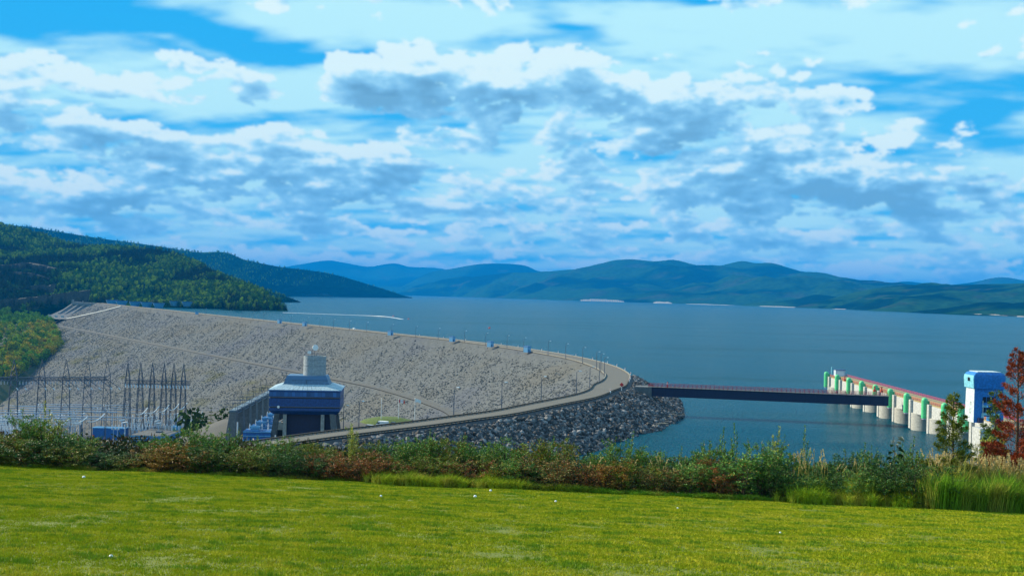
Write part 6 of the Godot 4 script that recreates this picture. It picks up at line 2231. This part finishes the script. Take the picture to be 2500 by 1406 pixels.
	for k in 2600:
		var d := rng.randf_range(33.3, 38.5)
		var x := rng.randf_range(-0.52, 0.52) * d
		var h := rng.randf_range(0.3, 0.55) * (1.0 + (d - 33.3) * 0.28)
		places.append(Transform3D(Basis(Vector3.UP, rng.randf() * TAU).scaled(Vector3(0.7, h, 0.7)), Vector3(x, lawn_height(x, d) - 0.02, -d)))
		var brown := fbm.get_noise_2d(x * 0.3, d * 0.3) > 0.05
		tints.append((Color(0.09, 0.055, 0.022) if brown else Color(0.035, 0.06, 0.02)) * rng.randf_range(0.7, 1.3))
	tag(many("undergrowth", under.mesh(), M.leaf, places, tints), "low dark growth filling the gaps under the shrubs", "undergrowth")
	# tall single shoots standing above the hedge
	var shoots := [[-14.24, -34.00, 1.98, 0.50, 4], [-9.66, -34.00, 1.57, 0.50, 0], [-4.91, -34.20, 1.70, 0.56, 4], [-6.88, -34.30, 1.27, 0.46, 2], [3.66, -34.00, 1.85, 0.50, 0], [3.01, -34.00, 1.44, 0.38, 0], [5.31, -34.00, 1.49, 0.38, 0], [6.53, -34.20, 2.14, 0.43, 0], [7.06, -34.20, 2.25, 0.43, 2], [8.12, -33.60, 2.19, 0.45, 4], [9.19, -34.20, 2.29, 0.38, 2], [10.75, -33.60, 1.85, 0.50, 1], [12.31, -33.80, 2.11, 0.50, 0], [1.37, -34.20, 1.63, 0.43, 2], [-2.56, -34.20, 1.65, 0.43, 0], [-7.62, -34.20, 1.24, 0.43, 2]]
	var order := [0, 1, 4, 3, 8, 7, 9, 10, 11, 12, 13, 14, 15, 6, 5, 2]
	var mesh0 := shoot_mesh(0)
	var mesh1 := shoot_mesh(4)
	for k in shoots.size():
		var s: Array = shoots[k]
		var label: String = "tall slender %s shoot rising above the hedge, %s from the left" % ["pale green" if s[4] == 4 else "green", ORD[order[k]]]
		var at := Vector3(s[0], lawn_height(s[0], -s[1]), s[1])
		var parts: Array = mesh1 if s[4] == 4 else mesh0
		var o := thing("willow_shoot", label, "shoot", at, rng.randf() * TAU, "tall shoots above the hedge")
		obj("leaves", parts[0], M.leaf, o)
		obj("stem", parts[1], M.bark, o)
		o.scale = Vector3(s[3] * 1.2, s[2], s[3] * 1.2)
	# a broad-leaved plant with a few big leaves
	var s: Array = [11.67, -33.40, 2.04, 1.11, 1]
	var bp := thing("broad_leaved_plant", "plant with big pale drooping leaves standing out above the hedge", "plant", Vector3(s[0], lawn_height(s[0], -s[1]), s[1]))
	var mb := MB.new()
	mb.path([Vector3.ZERO, Vector3(0.03, s[2] * 0.5, 0), Vector3(-0.05, s[2], 0.02)], 0.016, 0.007, 5)
	obj("stem", mb.mesh(), M.bark, bp)
	for k in 22:
		var a := rng.randf() * TAU
		var y: float = s[2] * (0.45 + 0.55 * (k / 21.0))
		mb = MB.new()
		var out := Vector3(cos(a), 0, sin(a))
		var p0 := Vector3(0, y, 0) + out * 0.06
		var p1 := p0 + out * 0.14 + Vector3(0, 0.03, 0)
		var p2 := p1 + out * 0.1 + Vector3(0, -0.12, 0)
		var side := out.cross(Vector3.UP) * 0.075
		mb.col = Color(0.03, 0.075, 0.025) if k < 17 else Color(0.3, 0.34, 0.3)
		mb.quad(p0, p1 + side, p2, p1)
		mb.quad(p0, p1, p2, p1 - side)
		obj("leaf", mb.mesh(), M.leaf, bp)


func shoot_mesh(kind: int) -> Array:
	var fol := MB.new()
	var wood := MB.new()
	var paths := []
	for k in 3:
		var lean := Vector3(rng.randf_range(-0.3, 0.3), 0, rng.randf_range(-0.3, 0.3))
		var h := [1.0, 0.88, 0.8][k] as float
		var p := [Vector3.ZERO, lean * 0.4 + Vector3(0, h * 0.5, 0), lean + Vector3(0.06, h, 0)]
		wood.path(p, 0.012, 0.004, 4)
		paths.append(p)
	for k in 420:
		var p: Array = paths[k % 3]
		var f := pow(rng.randf(), 0.75)
		var at := along(p, f)
		var a := rng.randf() * TAU
		var dir := Vector3(cos(a), rng.randf_range(0.4, 1.4), sin(a)).normalized()
		fol.col = leaf_color(kind)
		leaf_quad(fol, at, Vector3(dir.x * 4.0, dir.y, dir.z * 4.0), Vector3(-sin(a) * 3.0, 0.3, cos(a) * 3.0), 0.035 * rng.randf_range(0.8, 1.2), 0.008)
	return [fol.mesh(), wood.mesh()]


func needle_tree(called: String, label: String, at: Vector3, h: float, width: float, c1: Color, c2: Color, seed_: int, gaps: float, lowest: float) -> void:
	rng.seed = seed_
	var t := thing(called, label, "tree", at)
	var trunk := MB.new()
	trunk.path([Vector3(0, -0.3, 0), Vector3(0.02, h * 0.5, 0), Vector3(0, h, 0)], h * 0.016, 0.006, 7)
	obj("trunk", trunk.mesh(), M.bark, t)
	var br := MB.new()
	var nd := MB.new()
	var n := int(h * 17)
	for k in n:
		var s := (k + rng.randf()) / n
		var y := lerpf(lowest, 0.985, s) * h
		var ln := width * pow(1.0 - s, 0.75) * rng.randf_range(0.55, 1.05) + 0.1
		if rng.randf() < gaps:
			continue
		var a := k * 2.4 + rng.randf() * 0.8
		var out := Vector3(cos(a), rng.randf_range(0.05, 0.5) + s * 0.5, sin(a)).normalized()
		var p0 := Vector3(0, y, 0)
		var p1 := p0 + out * ln
		br.tube(p0, p1, 0.012, 0.004, 4, false)
		var m := int(ln * 330) + 30
		for q in m:
			var f := pow(rng.randf(), 0.6)
			var c := p0.lerp(p1, f)
			var side := out.cross(ball()).normalized()
			var tw := c + side * rng.randf_range(0.0, 0.16) * (1.15 - f) + out * 0.04
			var dir := (side * 0.8 + out * 0.9 + Vector3(0, 0.3, 0) + ball() * 0.7).normalized()
			var g := rng.randf_range(0.6, 1.3)
			var col := c1.lerp(c2, rng.randf())
			nd.col = Color(col.r * g, col.g * g, col.b * g)
			leaf_quad(nd, tw, dir, dir.cross(ball()).normalized(), rng.randf_range(0.06, 0.12), 0.012)
	obj("branches", br.mesh(), M.bark, t)
	obj("needles", nd.mesh(), M.leaf, t)


func right_trees() -> void:
	var s: Array = [13.33, -33.20, 3.35, 1.23, 0]
	needle_tree("young_pine", "young green pine standing before the intake's end, left of the crane", Vector3(s[0], lawn_height(s[0], -s[1]), s[1]), s[2], 0.8, Color(0.09, 0.14, 0.015), Color(0.19, 0.21, 0.03), 71, 0.0, 0.03)
	s = [15.83, -36.00, 3.78, 1.07, 0]
	needle_tree("young_spruce", "slim green spruce in front of the blue crane", Vector3(s[0], lawn_height(s[0], -s[1]), s[1]), s[2], 0.62, Color(0.07, 0.14, 0.02), Color(0.12, 0.18, 0.03), 72, 0.25, 0.1)
	s = [15.62, -34.00, 4.90, 2.52, 0]
	needle_tree("dead_conifer", "tall rust-red dead conifer at the right edge of the picture", Vector3(s[0], lawn_height(s[0], -s[1]), s[1]), s[2], 1.2, Color(0.21, 0.035, 0.016), Color(0.32, 0.07, 0.02), 73, 0.45, 0.2)
	s = [15.18, -34.60, 1.87, 1.54, 0]
	needle_tree("red_fir_sapling", "low rust-red fir sapling among the reeds below the crane", Vector3(s[0], lawn_height(s[0], -s[1]), s[1]), s[2] + 0.1, 0.72, Color(0.17, 0.025, 0.012), Color(0.22, 0.045, 0.02), 74, 0.0, 0.25)
	s = [15.59, -35.40, 2.59, 1.44, 0]
	var parts := shrub_mesh(4, 3000, 1.0)
	var o := thing("birch_sapling", "bushy bright green sapling below the crane, behind the rust-red fir", "tree", Vector3(s[0], lawn_height(s[0], -s[1]) - 0.02, s[1]))
	obj("foliage", parts[0], M.leaf, o)
	obj("stems", parts[1], M.bark, o)
	o.scale = Vector3(s[3] * 1.1, s[2], s[3] * 1.1)


# long grass at the lawn's edge, and the reed grass with its seed heads
func tall_grass() -> void:
	rng.seed = 81
	var mb := MB.new()
	for k in 26:
		var a := rng.randf() * TAU
		var at := Vector3(cos(a), 0, sin(a)) * rng.randf() * 0.11
		var lean := Vector3(rng.randf_range(-1, 1), 0, rng.randf_range(-1, 1)) * 0.32
		var h := rng.randf_range(0.55, 1.0)
		var s := Vector3(cos(a + 1.3), 0, sin(a + 1.3)) * 0.006
		var g := rng.randf_range(0.6, 1.35)
		mb.col = Color(g * rng.randf_range(0.85, 1.2), g, g)
		var m := at + lean * 0.35 * h + Vector3(0, h * 0.6, 0)
		var e := at + lean * h + Vector3(0, h * rng.randf_range(0.75, 1.0), 0)
		mb.quad(at - s, m - s * 0.8, m + s * 0.8, at + s)
		mb.tri(m - s * 0.8, e, m + s * 0.8)
	var tuft := mb.mesh()
	# zones: from x share, to x share (of the picture's width at that depth), depth range, height, count, colour
	var zones := [
		[-0.5, -0.12, 32.6, 33.1, 0.14, 500, Color(0.08, 0.12, 0.012)],
		[-0.12, 0.0, 31.9, 33.1, 0.4, 900, Color(0.15, 0.19, 0.015)],
		[0.0, 0.08, 32.3, 33.0, 0.26, 420, Color(0.11, 0.16, 0.015)],
		[0.08, 0.27, 32.0, 32.9, 0.17, 900, Color(0.07, 0.15, 0.012)],
		[0.29, 0.46, 31.5, 33.0, 0.5, 1050, Color(0.16, 0.22, 0.015)],
		[0.3, 0.45, 32.1, 33.4, 0.85, 420, Color(0.13, 0.2, 0.025)],
		[0.42, 0.56, 31.2, 33.2, 1.0, 1900, Color(0.085, 0.17, 0.016)],
		[0.42, 0.56, 32.4, 33.6, 1.25, 700, Color(0.2, 0.19, 0.05)]]
	var places := []
	var tints := []
	for z in zones:
		for n in z[5]:
			var d := lerpf(z[2], z[3], rng.randf())
			var x := (lerpf(z[0], z[1], rng.randf()) + rng.randfn() * 0.012) * 0.926 * d
			var clump := fbm.get_noise_2d(x * 0.7, d * 0.7 + 3.0)
			if clump < -0.25:
				continue
			var h: float = z[4] * rng.randf_range(0.7, 1.15) * (1.0 + clump * 0.7)
			places.append(Transform3D(Basis(Vector3.UP, rng.randf() * TAU).scaled(Vector3(0.7 + h * 0.6, h, 0.7 + h * 0.6)), Vector3(x, lawn_height(x, d) - 0.01, -d)))
			var c: Color = z[6]
			c = c.lerp(Color(0.2, 0.16, 0.04), clampf(fbm.get_noise_2d(x * 1.1 + 9.0, d) * 1.6, 0, 0.7))
			var g := rng.randf_range(0.75, 1.25)
			tints.append(Color(c.r * g * 1.9, c.g * g * 1.9, c.b * g * 1.5))
	tag(many("tall_grass", tuft, M.blade, places, tints), "tall green grass in tufts along the edge of the lawn", "grass")
	# reed grass: one stalk with a nodding plume
	mb = MB.new()
	mb.col = Color(0.8, 0.8, 0.5)
	mb.path([Vector3.ZERO, Vector3(0.01, 0.45, 0), Vector3(0.03, 0.85, 0)], 0.004, 0.0025, 3)
	mb.col = Color(1, 1, 1)
	for k in 34:
		var f := rng.randf()
		var at := Vector3(0.03, 0.82, 0).lerp(Vector3(0.07, 0.97, 0.0), f) + Vector3(0.02 * f * f, -0.01 * f * f, 0)
		var dir := (Vector3(0.35, 1, 0) + ball() * 0.8).normalized()
		var g := rng.randf_range(0.75, 1.2)
		mb.col = Color(g, g, g)
		leaf_quad(mb, at, dir, dir.cross(ball()).normalized(), 0.035, 0.006)
	var reed := mb.mesh()
	places = []
	tints = []
	var beds := [[0.415, 0.57, 32.8, 34.6, 1.62, 620], [0.28, 0.315, 33.0, 33.6, 1.55, 26], [0.405, 0.425, 33.4, 34.0, 1.75, 14], [0.3, 0.42, 33.2, 34.2, 1.35, 22], [0.06, 0.25, 33.0, 34.0, 1.15, 16]]
	for b in beds:
		for n in b[5]:
			var d := lerpf(b[2], b[3], rng.randf())
			var x := lerpf(b[0], b[1], rng.randf()) * 0.926 * d
			var h: float = b[4] * rng.randf_range(0.72, 1.08)
			places.append(Transform3D(Basis.from_euler(Vector3(rng.randf_range(-0.15, 0.15), rng.randf() * TAU, rng.randf_range(-0.15, 0.15))).scaled(Vector3(1.4, h, 1.4)), Vector3(x, lawn_height(x, d) - 0.01, -d)))
			var g := rng.randf_range(0.8, 1.2)
			tints.append(Color(0.62 * g, 0.5 * g, 0.24 * g))
	tag(many("reed_grass", reed, M.blade, places, tints), "reed grass with tan nodding seed heads among the tall grass", "grass")
